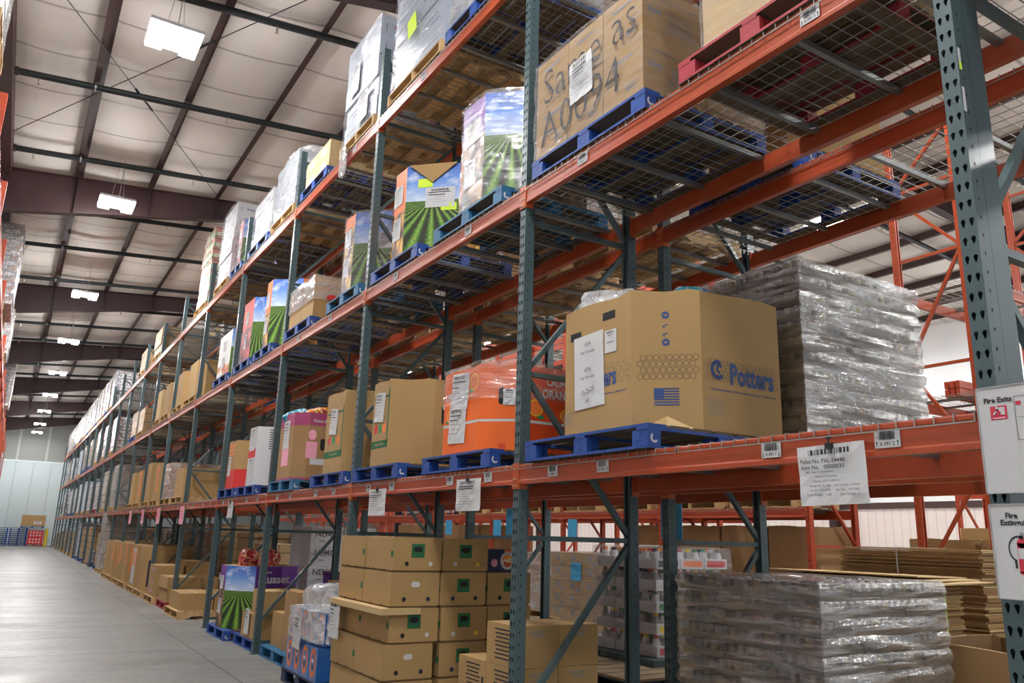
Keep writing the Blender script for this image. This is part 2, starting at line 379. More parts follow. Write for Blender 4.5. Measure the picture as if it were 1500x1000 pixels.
# text ------------------------------------------------------------
_TX = {}
def text_faces(txt, size, bold=.0):
    key = (txt, size, bold)
    if key in _TX: return _TX[key]
    cu = bpy.data.curves.new('t', 'FONT'); cu.body = txt; cu.size = size; cu.offset = bold * size; cu.align_x = 'CENTER'; cu.align_y = 'CENTER'; cu.resolution_u = 2
    ob = bpy.data.objects.new('t', cu); COL.objects.link(ob)
    dg = bpy.context.evaluated_depsgraph_get(); me = bpy.data.meshes.new_from_object(ob.evaluated_get(dg))
    r = ([tuple(v.co) for v in me.vertices], [tuple(p.vertices) for p in me.polygons])
    bpy.data.objects.remove(ob); bpy.data.curves.remove(cu); bpy.data.meshes.remove(me)
    _TX[key] = r; return r
FR = {'-x': (Vector((0, -1, 0)), Vector((-1, 0, 0))), '-y': (Vector((1, 0, 0)), Vector((0, -1, 0))), 'c': (Vector((.7071, -.7071, 0)), Vector((-.7071, -.7071, 0))),
      '+x': (Vector((0, 1, 0)), Vector((1, 0, 0)))}
def put_text(mb, txt, o, face, size, mn, bold=.02, tilt=0, sx=1.0):
    r, n = FR[face]; o = Vector(o); vs, fs = text_faces(txt, size, bold)
    up = Vector((0, 0, 1)); ct, st = math.cos(tilt), math.sin(tilt)
    for f in fs:
        pts = []
        for i in f:
            x, y, _ = vs[i]; x *= sx; X, Y = x * ct - y * st, x * st + y * ct
            pts.append(o + r * X + up * Y + n * .0016)
        mb.face(pts, mn, [(0, 0)] * len(pts))
def put_rect(mb, o, face, w, h, mn, off=.0012, tilt=0, th=0):
    """flat printed or pasted rectangle, centre o"""
    r, n = FR[face]; o = Vector(o) + n * off; ct, st = math.cos(tilt), math.sin(tilt); up = Vector((0, 0, 1))
    R = r * ct + up * st; U = up * ct - r * st
    mb.face([o - R * w / 2 - U * h / 2, o + R * w / 2 - U * h / 2, o + R * w / 2 + U * h / 2, o - R * w / 2 + U * h / 2], mn)
def put_disc(mb, o, face, rad, mn, off=.0013, n=16, ry=None):
    r, nn = FR[face]; o = Vector(o) + nn * off; ry = ry or rad
    mb.face([o + r * rad * math.cos(2 * math.pi * k / n) + Vector((0, 0, 1)) * ry * math.sin(2 * math.pi * k / n) for k in range(n)], mn, [(0, 0)] * n)
def put_ring(mb, o, face, r0, r1, mn, n=18, off=.0012, a0=0, a1=2 * math.pi, asp=1):
    r, nn = FR[face]; o = Vector(o) + nn * off; Z = Vector((0, 0, 1))
    P = lambda rr, t: o + r * rr * math.cos(t) + Z * rr * asp * math.sin(t)
    for k in range(n):
        a, b = a0 + (a1 - a0) * k / n, a0 + (a1 - a0) * (k + 1) / n
        mb.face([P(r0, a), P(r1, a), P(r1, b), P(r0, b)], mn)
def put_barcode(mb, o, face, w, h, mn='ink', n=22, seed=1, tilt=0):
    rnd = random.Random(seed); x = -w / 2; r, nn = FR[face]
    while x < w / 2:
        bw = rnd.choice([1, 1, 2, 3]) * w / 60; ct, st = math.cos(tilt), math.sin(tilt)
        c = Vector(o) + r * (x * ct) + Vector((0, 0, 1)) * (x * st)
        put_rect(mb, c, face, bw, h, mn, .002, tilt); x += bw + rnd.choice([1, 1, 2]) * w / 60
def sheet(parent, o, face, w, h, seed=1, tilt=0, name='paper_label', mn='paper', lines=9, bar=True, title=None, curl=.012):
    """pasted sheet of paper with its printing"""
    mb = MB(); r, n = FR[face]; o = Vector(o); ct, st = math.cos(tilt), math.sin(tilt); up = Vector((0, 0, 1))
    R = r * ct + up * st; U = up * ct - r * st; rnd = random.Random(seed)
    k = 6; g = [[o + R * w * (i / k - .5) + U * h * (j / k - .5) + n * (.004 + curl * (rnd.random() - .2) * (.3 + abs(j / k - .5))) for i in range(k + 1)] for j in range(k + 1)]
    for j in range(k):
        for i in range(k): mb.face([g[j][i], g[j][i + 1], g[j + 1][i + 1], g[j + 1][i]], mn)
    s = link(name, mb.mesh(name), parent)
    p = MB(); e = o + n * (.006 + curl)
    if bar: put_barcode(p, e + U * h * .38, face, w * .6, h * .09, 'ink', seed=seed, tilt=tilt)
    y = .26 if bar else .38
    for i in range(lines):
        ww = w * rnd.uniform(.3, .8); put_rect(p, e + U * h * y + R * (ww - w * .85) / 2 * rnd.random(), face, ww, h * .014 if i > 1 else h * .028, 'ink_grey' if i > 1 else 'ink', .001, tilt); y -= .62 / lines
    if title:
        put_text(p, title, e + U * h * .1, face, w * .3, 'ink', .03, tilt)
    link('printing', p.mesh('printing'), s); return s

# ------------------------------------------------------------------ setting: floor, walls, roof
Z0, SL, XR = 9.30, .083, 12.0       # roof height above X=0, slope, ridge position
XW0, XW1, YW0, YW1 = -2.05, 26.0, -9.0, 73.0
def roof(x): return Z0 + SL * x if x <= XR else Z0 + SL * XR - SL * (x - XR)
mb = MB(); mb.box(XW0 - .2, YW0, -.2, XW1 + .2, YW1 + .2, 0, 'concrete'); [mb.box(x_, YW0, 0, x_ + .008, YW1, .0006, 'hole') for x_ in (2.42, 7.4, 13.0)]; [mb.box(XW0, y_, 0, XW1, y_ + .008, .0006, 'hole') for y_ in (12.1, 24.5, 37, 49.5, 62)]; fl = struct('floor', mb, 'smooth grey polished concrete warehouse floor')
mb = MB(); mb.box(XW0 - .15, YW1, 0, XW1, YW1 + .15, 6.3, 'panel_far'); mb.box(XW0 - .15, YW1 - .05, 6.28, XW1, YW1 + .1, 6.4, 'wall_white')
mb.box(XW0 - .15, YW1 + .02, 6.4, XW1, YW1 + .15, 10.4, 'panel_upper'); struct('wall_back', mb, 'far end wall, pale blue-white panels below grey insulation')
mb = MB(); mb.box(XW0 - .15, YW0, 0, XW0, YW1, 9.2, 'side_white'); struct('wall_left', mb, 'white insulated side wall behind the left rack')
mb = MB(); mb.box(XW1, YW0, 3.0, XW1 + .15, YW1, 9.2, 'side_white'); mb.box(XW1, YW0, 0, XW1 + .15, YW1, 3.0, 'panel_side'); mb.box(XW1 - .06, YW0, 2.95, XW1 + .05, YW1, 3.15, 'purlin')
struct('wall_right', mb, 'white side wall with ribbed pinkish liner panels below')
# sagging insulation blanket between the purlins
PX = [-1.02 - 1.0, -1.02] + [.24 + 1.48 * k for k in range(8)] + [12.0] + [13.4 + 1.48 * k for k in range(8)] + [25.1, 26.05]
mb = MB(); rnd = random.Random(3); YS = [YW0 + (YW1 - YW0) * j / 118 for j in range(119)]
for a, b in zip(PX[:-1], PX[1:]):
    def zz(t, y, a=a, b=b):
        x = a + (b - a) * t; s = 4 * t * (1 - t)
        return (x, y, roof(x) - .012 - s * (.05 + .022 * math.sin(y * 2.1 + a * 3) * math.sin(y * .7 + a)))
    T = [0, .12, .3, .5, .7, .88, 1]
    for y0, y1 in zip(YS[:-1], YS[1:]):
        for t0, t1 in zip(T[:-1], T[1:]):
            mb.face([zz(t0, y0), zz(t0, y1), zz(t1, y1), zz(t1, y0)], 'insulation')
o = link('ceiling', mb.mesh('ceiling', True)); o['kind'] = 'structure'; o['label'] = 'off-white sagging insulation blanket lining the sloping roof'
n_trim = 0
def trim(mb, label):
    global n_trim
    n_trim += 1; return struct('trim_%d' % n_trim, mb, label)
for i, x in enumerate(PX[1:-1]):
    z = roof(x) - .01; mb = MB()
    if i == 0:      # eave strut, a deeper section
        mb.box(x - .34, YW0, z - .36, x, YW1, z, 'purlin')
    else:
        mb.extrude_y([(x - .005, z), (x - .005, z - .20), (x - .085, z - .20), (x - .085, z - .215), (x + .01, z - .215), (x + .01, z - .012), (x + .09, z - .012), (x + .09, z)], YW0, YW1, 'purlin')
    trim(mb, 'brown steel eave strut along the left wall' if i == 0 else 'brown steel purlin under the roof, %s from the left wall' % ORD[min(i, 25)])
FY = [-.3, 9.4, 19.1, 28.9, 38.5, 48.4, 58.2, 67.3]
for i, y in enumerate(FY):
    mb = MB()
    def dep(x):
        if x < 3.6: return .98 - (x + 1.1) / 4.7 * .50
        if x < 20.5: return .48
        return .48 + (x - 20.5) / 4.7 * .5
    xs = [-1.15, 0.3, 1.7, 3.6, 8, 12, 16, 20.5, 23, 25.4]
    for a, b in zip(xs[:-1], xs[1:]):
        za, zb = roof(a) - .22, roof(b) - .22; da, db = za - dep(a), zb - dep(b)
        mb.face([(a, y - .006, da), (b, y - .006, db), (b, y - .006, zb), (a, y - .006, za)], 'rafter'); mb.face([(b, y + .006, db), (a, y + .006, da), (a, y + .006, za), (b, y + .006, zb)], 'rafter')
        for zl, zr, h in ((za, zb, 0), (da, db, .014)):
            mb.face([(a, y - .1, zl), (b, y - .1, zr), (b, y + .1, zr), (a, y + .1, zl)], 'rafter'); mb.face([(a, y + .1, zl - .014), (b, y + .1, zr - .014), (b, y - .1, zr - .014), (a, y - .1, zl - .014)], 'rafter')
            mb.face([(a, y - .1, zl - .014), (b, y - .1, zr - .014), (b, y - .1, zr), (a, y - .1, zl)], 'rafter')
            mb.face([(a, y + .1, zl), (b, y + .1, zr), (b, y + .1, zr - .014), (a, y + .1, zl - .014)], 'rafter')
    for x in PX[2:-2]:    # stiffeners
        mb.box(x - .006, y - .09, roof(x) - .23 - dep(x), x + .006, y - .006, roof(x) - .23, 'rafter')
    # tapered columns on both walls
    for sx, x0, xi, zt in ((1, XW0 + .02, -1.15, roof(-1.15) - .25), (-1, XW1 - .02, 25.4, roof(25.4) - .25)):
        bx = x0 + sx * .35
        for yy in (-.006, .006): mb.face([(x0, y + yy, 0), (bx, y + yy, 0), (xi, y + yy, zt), (x0, y + yy, zt)], 'rafter')
        for p, q in (((x0, 0), (x0, zt)), ((bx, 0), (xi, zt))):
            mb.face([(p[0], y - .1, p[1]), (p[0], y + .1, p[1]), (q[0], y + .1, q[1]), (q[0], y - .1, q[1])], 'rafter')
            mb.face([(p[0] + .014, y + .1, p[1]), (p[0] + .014, y - .1, p[1]), (q[0] + .014, y - .1, q[1]), (q[0] + .014, y + .1, q[1])], 'rafter')
            mb.face([(p[0], y - .1, p[1]), (p[0] + .014, y - .1, p[1]), (q[0] + .014, y - .1, q[1]), (q[0], y - .1, q[1])], 'rafter')
    trim(mb, 'dark red-brown tapered roof frame, %s along the building' % ORD[i])
# bracing rods with turnbuckles
def rod(p, q, lab):
    t = thing('brace_rod', lab, 'brace rod'); mb = MB(); mb.cyl(p, q, .008, 6, 'pipe'); link('rod', mb.mesh('rod'), t)
    a, b = Vector(p).lerp(Vector(q), .47), Vector(p).lerp(Vector(q), .55); mb = MB(); mb.cyl(a, b, .022, 8, 'pipe'); link('turnbuckle', mb.mesh('turnbuckle'), t)
    return t
rod((-1.0, 17.1, roof(-1) - .225), (3.9, 8.2, roof(3.9) - .225), 'thin roof brace rod rising from the left eave past the lights')
rod((-1.3, 10.3, roof(-1.3) - .24), (3.2, 18.9, roof(3.2) - .24), 'thin roof brace rod with turnbuckle running away from the camera')
# sprinkler pipes
SP = [7.9, 11.15, 14.47, 17.75, 21.1, 24.15, 27.7, 31.1, 34.3, 37.6, 40.9, 43.6, 46.7, 50.2, 54.6, 59, 64.2, 69.5]
head = MB(); head.cyl((0, 0, 0), (0, 0, -.05), .014, 6, 'brass'); head.cyl((0, 0, -.05), (0, 0, -.085), .022, 6, 'galv', .012); head.cyl((0, 0, -.105), (0, 0, -.11), .03, 8, 'brass')
for sx in (-1, 1): head.bar((sx * .016, 0, -.05), (sx * .01, 0, -.105), .006, .006, 'brass')
head_me = head.mesh('sprinkler_head'); cap = MB(); cap.cyl((-.0, 0, 0), (.06, 0, 0), .075, 12, 'purlin'); cap_me = cap.mesh('end_cap')
hang = MB(); hang.bar((0, 0, 0), (0, 0, .24), .012, .03, 'galv'); hang.cyl((-.014, 0, 0), (.014, 0, 0), .072, 12, 'galv'); hang_me = hang.mesh('pipe_hanger')
for i, y in enumerate(SP):
    t = thing('sprinkler_pipe', 'black sprinkler pipe across the roof, %s from the camera' % ORD[i], 'pipe', (0, y, 0), group='sprinkler pipes under the roof')
    mb = MB(); zz_ = lambda x: roof(x) - .30
    mb.cyl((-.95, 0, zz_(-.95)), (XR, 0, zz_(XR)), .058, 12, 'pipe'); mb.cyl((XR, 0, zz_(XR)), (24.8, 0, zz_(24.8)), .058, 12, 'pipe')
    link('pipe_run', mb.mesh('pipe_run', True), t); link('end_cap', cap_me, t, (-1.0, 0, zz_(-1.0)))
    for k in range(8 if i < 9 else 4): link('sprinkler_head', head_me, t, (-.63 + 3.05 * k, 0, zz_(-.63 + 3.05 * k) - .055))
    for k in range(4): link('pipe_hanger', hang_me, t, (.2 + 5.92 * k if k else .2, 0, zz_(.2 + 5.92 * k) + .0))
# LED high bays
def led():
    t = thing('high_bay_light', 'l', 'ceiling light', group='LED high bay lights')
    mb = MB(); mb.box(-.345, -.33, .048, .345, .33, .10, 'white'); mb.box(-.06, -.22, .09, .06, .22, .15, 'galv')
    link('housing', mb.mesh('housing'), t)
    for s in (-1, 1):
        mb = MB(); x = s * .225; mb.box(x - .105, -.32, -.0, x + .105, .32, .047, 'lens'); link('lamp_panel', mb.mesh('lamp_panel'), t)
    mb = MB()
    for s in (-1, 1): mb.cyl((s * .12, 0, .15), (s * .02, 0, 1.09), .004, 5, 'galv')
    link('hanging_wire', mb.mesh('hanging_wire'), t)
    mb = MB(); mb.cyl((0.03, .05, .15), (.05, .03, 1.09), .007, 5, 'galv'); link('power_cord', mb.mesh('power_cord'), t)
    return t
led0 = led(); first = True
for row, (x, nm) in enumerate([(1.0, 'main aisle'), (7.7, 'second aisle'), (15.2, 'third aisle'), (23.0, 'right wall aisle')]):
    for k, y in enumerate([-4.0, 3.5, 11.0, 18.0, 26.2, 33.5, 41.1, 48.6, 56.0, 63.5, 69.6]):  # farthest main-aisle lamp is an added one, to brighten the end wall
        if row >= 1 and k > 6: continue
        l = 'bright twin-panel LED high bay light over the %s, %s in its line' % (nm, ORD[k])
        zb = roof(x) - 1.13
        if first: led0.location = (x, y, zb); led0['label'] = l; first = False
        else: copy_tree(led0, (x, y, zb), label=l)

# ------------------------------------------------------------------ rack parts
def post_mesh(H, m='steel', holes=True):
    """perforated C column: face towards -X, open at the back; origin at face centre on the floor"""
    mb = MB(); hw = .036; D = .086; P = .0762
    n = int(H / P)
    def cell(y0, y1, z0, z1, holepts):
        cy = (y0 + y1) / 2; cz = (z0 + z1) / 2
        rect = [(y0, z0), (cy, z0), (y1, z0), (y1, cz), (y1, z1), (cy, z1), (y0, z1), (y0, cz)]
        ang = [math.atan2(z - cz, y - cy) for y, z in rect]
        hp = [(cy + holepts(a)[0], cz + holepts(a)[1]) for a in ang]
        for i in range(8):
            j = (i + 1) % 8
            mb.face([(0, rect[j][0], rect[j][1]), (0, rect[i][0], rect[i][1]), (0, hp[i][0], hp[i][1]), (0, hp[j][0], hp[j][1])], m)
    def tear(a):
        y, z = math.cos(a), math.sin(a)
        r = .0095
        if z < -.3: return (y * .006, -.019)
        return (y * r, z * r + .006)
    if holes:
        for k in range(n):
            z0, z1 = k * P, (k + 1) * P
            cell(-hw + .003, 0, z0, z1, tear); cell(0, hw - .003, z0, z1, tear)
        mb.box(0, -hw + .003, n * P, .002, hw - .003, H, m)
        for s in (-1, 1):
            a, b = sorted((s * hw, s * (hw - .003))); mb.box(0, a, 0, .003, b, H, m)
    else: mb.box(0, -hw, 0, .003, hw, H, m)
    for s in (-1, 1):
        y = s * hw; a, b = sorted((y, y - s * .0025))
        mb.box(.003, a, 0, D, b, H, m)
        a, b = sorted((y, y - s * .018)); mb.box(D - .002, a, 0, D, b, H, m)
        if holes:   # small square holes down the side web
            for k in range(n):
                z = k * P + .05; yy = y + s * .0008
                mb.face([(.030, yy, z), (.040, yy, z), (.040, yy, z + .014), (.030, yy, z + .014)], 'hole')
    mb.box(-.03, -.06, 0, D + .03, .06, .008, m)
    return mb.mesh('post')
def brace_mb(p, q, m='steel'):
    mb = MB(); mb.bar(p, q, .036, .040, m, up=(0, 1, 0)); return mb
NODES = [(0, .40), (1, 1.60), (0, 2.78), (1, 3.98), (0, 5.18), (1, 6.35), (0, 7.15)]
def make_frame(D, H, m='steel', holes=True, nodes=NODES, name='rack_upright_frame'):
    t = thing(name, 'f', 'rack frame')
    pm = post_mesh(H, m, holes)
    link('post', pm, t); link('post', pm, t, (D, 0, 0), math.pi)
    X = [.088, D - .088]
    nd = [(a, z) for a, z in nodes if z < H]
    for (a, z), (b, z2) in zip(nd[:-1], nd[1:]):
        dz = .05
        me = brace_mb((X[a], 0, z + dz), (X[b], 0, z2 - dz), m).mesh('diagonal_brace'); link('diagonal_brace', me, t)
    for a, z in [(0, .15)] + nd[1:]:
        me = brace_mb((X[0], 0, z), (X[1], 0, z), m).mesh('cross_brace'); link('cross_brace', me, t)
    return t
def beam_meshes(L, m='orange', mc='connector', h=.135):
    """step beam: top at z=0, front face towards -X at x=0, runs along Y centred"""
    mb = MB(); y = L / 2
    prof = [(0, -h), (.048, -h), (.048, -.042), (.03, -.042), (.03, 0), (.003, 0), (0, -.006), (0, -.022), (.003, -.03), (.003, -h + .03), (0, -h + .022)]
    mb.extrude_y(prof[::-1], -y, y, m); bm = mb.mesh('beam')
    cs = []
    for s in (-1, 1):
        c = MB(); a, b = sorted((s * y, s * (y + .042)))
        c.box(-.004, a - (.0 if s > 0 else 0), -h - .035, .002, b, .012, mc)
        a2, b2 = sorted((s * y, s * (y - .004))); c.box(.0, a2, -h - .035, .07, b2, .012, mc)
        c.box(-.0055, a, -h - .02, -.004, b, -h, mc)
        for z in (-.03, -.10, -.15): c.cyl((-.012, s * (y + .022), z), (-.004, s * (y + .022), z), .007, 6, 'bolt')
        cs.append(c.mesh('connector'))
    return bm, cs
def make_beam(L, **k):
    t = thing('rack_beam', 'b', 'rack beam'); bm, cs = beam_meshes(L, **k)
    link('beam_rail', bm, t)
    for c in cs: link('connector', c, t)
    return t
def deck_meshes(D, Wd, m='wire', waterfall=True):
    mb = MB(); r = .0042; nx = int(round(Wd / .081)); ny = int(D / .1)
    for k in range(nx + 1):
        y = -Wd / 2 + Wd * k / nx; x0, x1 = -.006, D + .006
        mb.box(x0, y - r / 2, 0, x1, y + r / 2, r, m)
        if waterfall:
            for xx in (x0 - r, x1): mb.box(xx, y - r / 2, -.034, xx + r, y + r / 2, r, m)
    for k in range(ny + 1):
        x = .03 + (D - .06) * k / ny; mb.box(x - r / 2, -Wd / 2, -r, x + r / 2, Wd / 2, 0, m)
    if waterfall:
        for xx in (-.006 - r * 2, D + .006 + r): mb.box(xx, -Wd / 2, -.036, xx + r, Wd / 2, -.030, m)
    me = mb.mesh('wire_mesh'); c = MB()
    c.extrude_y([(-.02, -.012), (.02, -.012), (.02, -.016), (.016, -.042), (-.016, -.042), (-.02, -.016)][::-1], -D / 2 + .03, D / 2 - .03, 'channel')
    ch = c.mesh('support_channel'); return me, ch
def make_deck(D, Wd):
    t = thing('wire_deck', 'd', 'wire deck'); me, ch = deck_meshes(D, Wd)
    link('wire_mesh', me, t)
    for k in (-1, 0, 1): link('support_channel', ch, t, (D / 2, k * Wd * .36, 0), math.pi / 2)
    return t

# ------------------------------------------------------------------ grey double rack on the right of the aisle
PY = [1.56, 4.863, 8.15, 11.38, 14.58] + [14.58 + 3.18 * k for k in range(1, 18)]
XA, DA, XB, DB = 3.045, 1.10, 4.455, 1.135
LV = [0, 2.105, 4.245, 6.365]
LVN = ['floor level', 'first shelf level', 'second shelf level', 'top shelf level']
HU = 7.32
fr0 = make_frame(DA, HU); fr1 = make_frame(DB, HU)
fr0.location = (XA, PY[0], 0); fr0['label'] = 'grey perforated rack frame carrying the fire safety signs, nearest the camera'; fr0['group'] = 'front row rack frames'
fr1.location = (XB, PY[0], 0); fr1['label'] = 'grey rack frame in the back row, nearest the camera'; fr1['group'] = 'back row rack frames'
for k, y in enumerate(PY[1:], 1):
    copy_tree(fr0, (XA, y, 0), label='grey perforated rack frame in the aisle-side row, %s from the camera' % ORD[k])
    if k < 16: copy_tree(fr1, (XB, y, 0), label='grey rack frame in the back row, %s from the camera' % ORD[k])
mb = MB(); mb.box(.088, -.036, 0, .205, -.033, HU, 'steel'); mb.box(.088, .033, 0, .205, .036, HU, 'steel'); mb.box(.200, -.033, 0, .205, -.016, HU, 'steel'); mb.box(.200, .016, 0, .205, .033, HU, 'steel')
link('column_reinforcement', mb.mesh('column_reinforcement'), fr0)
BAYS = [(-1.7, PY[0])] + list(zip(PY[:-1], PY[1:]))       # bay 0 lies beside the camera
beams = {}; decks = {}
for b, (ya, yb) in enumerate(BAYS):
    L = yb - ya - .08; key = round(L, 2); yc = (ya + yb) / 2
    far = b > 15
    for lv in (1, 2, 3):
        if b == 0 and lv == 1: continue
        for row, (xf, D, rn) in enumerate([(XA, DA, 'aisle-side row'), (XB, DB, 'back row')]):
            if row == 1 and b > 14: continue
            for side in (0, 1):
                if far and side: continue
                lab = 'orange %s beam, %s, %s bay, %s' % (('front', 'rear')[side], LVN[lv], ORD[b], rn)
                loc = ((xf - .004, yc, LV[lv]) if side == 0 else (xf + D + .004, yc, LV[lv])); rz = 0 if side == 0 else math.pi
                if key not in beams:
                    t = make_beam(L); t.location = loc; t.rotation_euler = (0, 0, rz); t['label'] = lab; t['group'] = 'orange rack beams'; beams[key] = t
                else: copy_tree(beams[key], loc, rz, lab)
            W = L / 2 - .02; dk = round(W, 2)
            for h in (0, 1):
                lab = 'wire mesh deck on %s, %s bay, %s half, %s' % (LVN[lv].replace(' level', ''), ORD[b], ('near', 'far')[h], rn)
                loc = (xf - .004 + (0 if row == 0 else 0), ya + .04 + L / 4 + h * L / 2, LV[lv] + .001)
                kk = (dk, row)
                if kk not in decks:
                    t = make_deck(D + .008, W); t.location = loc; t['label'] = lab; t['group'] = 'wire decks'; decks[kk] = t
                else: copy_tree(decks[kk], loc, label=lab)
# location tags along the beams
def beam_tag(y, z, text, up, w=.115, xf=XA, full=True, h=.072):
    t = MB(); t.box(-.002, -w / 2, -h / 2, 0, w / 2, h / 2, 'white')
    o = link('location_tag', t.mesh('location_tag'), None, (xf - .0055, y, z))
    p = MB(); put_barcode(p, (-.002, 0, .014), '-x', w * .62, h * .5, seed=int(y * 100)); 
    if full: put_text(p, text, (-.002, 0, -h * .29), '-x', h * .32, 'ink', .012, sx=.9)
    for s in (-1, 1):
        c = Vector((-.0035, s * w * .41, -h * .28)); d = 1 if up else -1
        p.box(c.x - .001, c.y - .0012, c.z - .011, c.x, c.y + .0012, c.z + .011, 'ink')
        p.face([c + Vector((0, .005, d * .004)), c + Vector((0, -.005, d * .004)), c + Vector((0, 0, d * .014))], 'ink')
    link('printing', p.mesh('printing'), o)
    return o
for b, lab4 in ((0, None),):
    pass
tags1 = [(2.577, 'A 091 1', 0), (1.976, 'A 091 2', 1), (4.398, 'A 089 1', 0), (3.865, 'A 089 2', 1), (5.878, 'A 087 1', 0), (5.255, 'A 087 2', 1), (7.637, 'A 085 1', 0), (7.06, 'A 085 2', 1)]
for y, s, up in tags1:
    o = beam_tag(y, LV[1] - .066, s, up); tag(o, 'white barcode tag reading %s on the first orange beam' % s, 'label', 'beam location tags')
for k in range(2, 9):
    a, b = PY[k], PY[k + 1]
    for j, (f, sfx, up) in enumerate([(.16, '2', 1), (.35, '1', 0), (.66, '2', 1), (.84, '1', 0)]):
        s = 'A %03d %s' % (83 - 4 * (k - 2) - 2 * (j // 2), sfx)
        o = beam_tag(a + (b - a) * f, LV[1] - .066, s, up, full=k < 5); tag(o, 'small white barcode tag %s on the first beam, %s bay' % (s[2:], ORD[k + 1]), 'label', 'beam location tags')
for lv, ys in ((2, [(4.09, 'A 089 3'), (5.75, 'A 087 3'), (7.3, 'A 085 3'), (2.2, 'A 091 3'), (9.3, 'A 083 3'), (10.6, 'A 081 3'), (12.6, 'A 079 3')]), (3, [(5.15, 'A 087 4'), (6.9, 'A 085 4'), (8.9, 'A 083 4')])):
    for y, s in ys:
        o = beam_tag(y, LV[lv] - .066, s, 1); tag(o, 'white barcode tag %s on the %s beam' % (s, ('second', 'top')[lv - 2]), 'label', 'beam location tags')
# papers clipped to the first beam
def placard(y0, y1, ztop, zbot, label, seed, big=False, tiltx=.0, mn='paper', x=XA - .03):
    w, h = abs(y1 - y0), ztop - zbot; yc = (y0 + y1) / 2
    t = thing('hanging_placard', label, 'sign', (x, yc, ztop), group='papers clipped to the first beam')
    s = sheet(t, (0, 0, -h / 2), '-x', w, h, seed, tilt=tiltx, name='sheet', mn=mn, lines=0 if big else 8, bar=True, curl=.012)
    if big:
        p = MB(); e = -.02
        for txt, yy, zz, sz in (('Pallet No. PAL-54448', .035, -.072, .026), ('Item No.   00000030', .035, -.098, .026), ('MIX. Water Drinking Assorted', .05, -.118, .011), ('Pack Size  By Received', .02, -.138, .012),
                                ('Quantity  LOTCOUNT 18', .02, -.158, .012), ('Receipt No.  RL-1605     Date Received  6/14/2025', -.02, -.178, .012),
                                ('Lot No.  LOT-21985        Exp. Date    03/31/2026', -.02, -.197, .012), ('Total Weight   1,187          Unit Weight   1', -.01, -.217, .015)):
            put_text(p, txt, (e, yy, zz), '-x', sz, 'ink', .005 if sz < .02 else .012)
        link('lettering', p.mesh('lettering'), s)
    c = MB(); c.box(-.022, -.016, -.02, .016, .016, .004, 'black'); c.cyl((-.02, 0, .002), (-.014, 0, .028), .005, 6, 'black'); c.cyl((-.014, -.012, .028), (-.014, .012, .028), .005, 6, 'black')
    link('binder_clip', c.mesh('binder_clip'), t); return t
placard(2.40, 2.06, 2.035, 1.775, 'large white pallet placard PAL-54448 clipped to the nearest orange beam', 3, True, .02)
placard(5.70, 5.31, 2.035, 1.79, 'white paper placard hanging below the beam under the orange citrus bin', 4)
placard(7.53, 7.12, 2.02, 1.77, 'white paper placard hanging near the second rack frame, above the banana boxes', 5)
placard(13.55, 13.2, 2.03, 1.78, 'small white paper placard hanging near the fourth bay', 6)
for i, (a, b, mn) in enumerate([(21.3, 19.9, 'pink'), (18.2, 17.0, 'pink'), (23.6, 22.8, 'pink'), (26.1, 25.2, 'pink')]):
    yc = (a + b) / 2; t = MB(); w = .23; t.box(-.002, -w, -.36, 0, w, 0, mn); t.box(.004, -w - .06, -.3, .006, w - .1, -.02, 'green')
    p = tag(link('pink_notice', t.mesh('pink_notice'), None, (XA - .03, yc, 2.04)), 'pink paper notice hung on the first beam, %s of four' % ORD[i], 'notice', 'pink notices on the far beams')
    q = MB()
    for j in range(5): put_rect(q, (-.002, 0, -.06 - .045 * j), '-x', .3, .012, 'ink_red')
    link('printing', q.mesh('printing'), p)
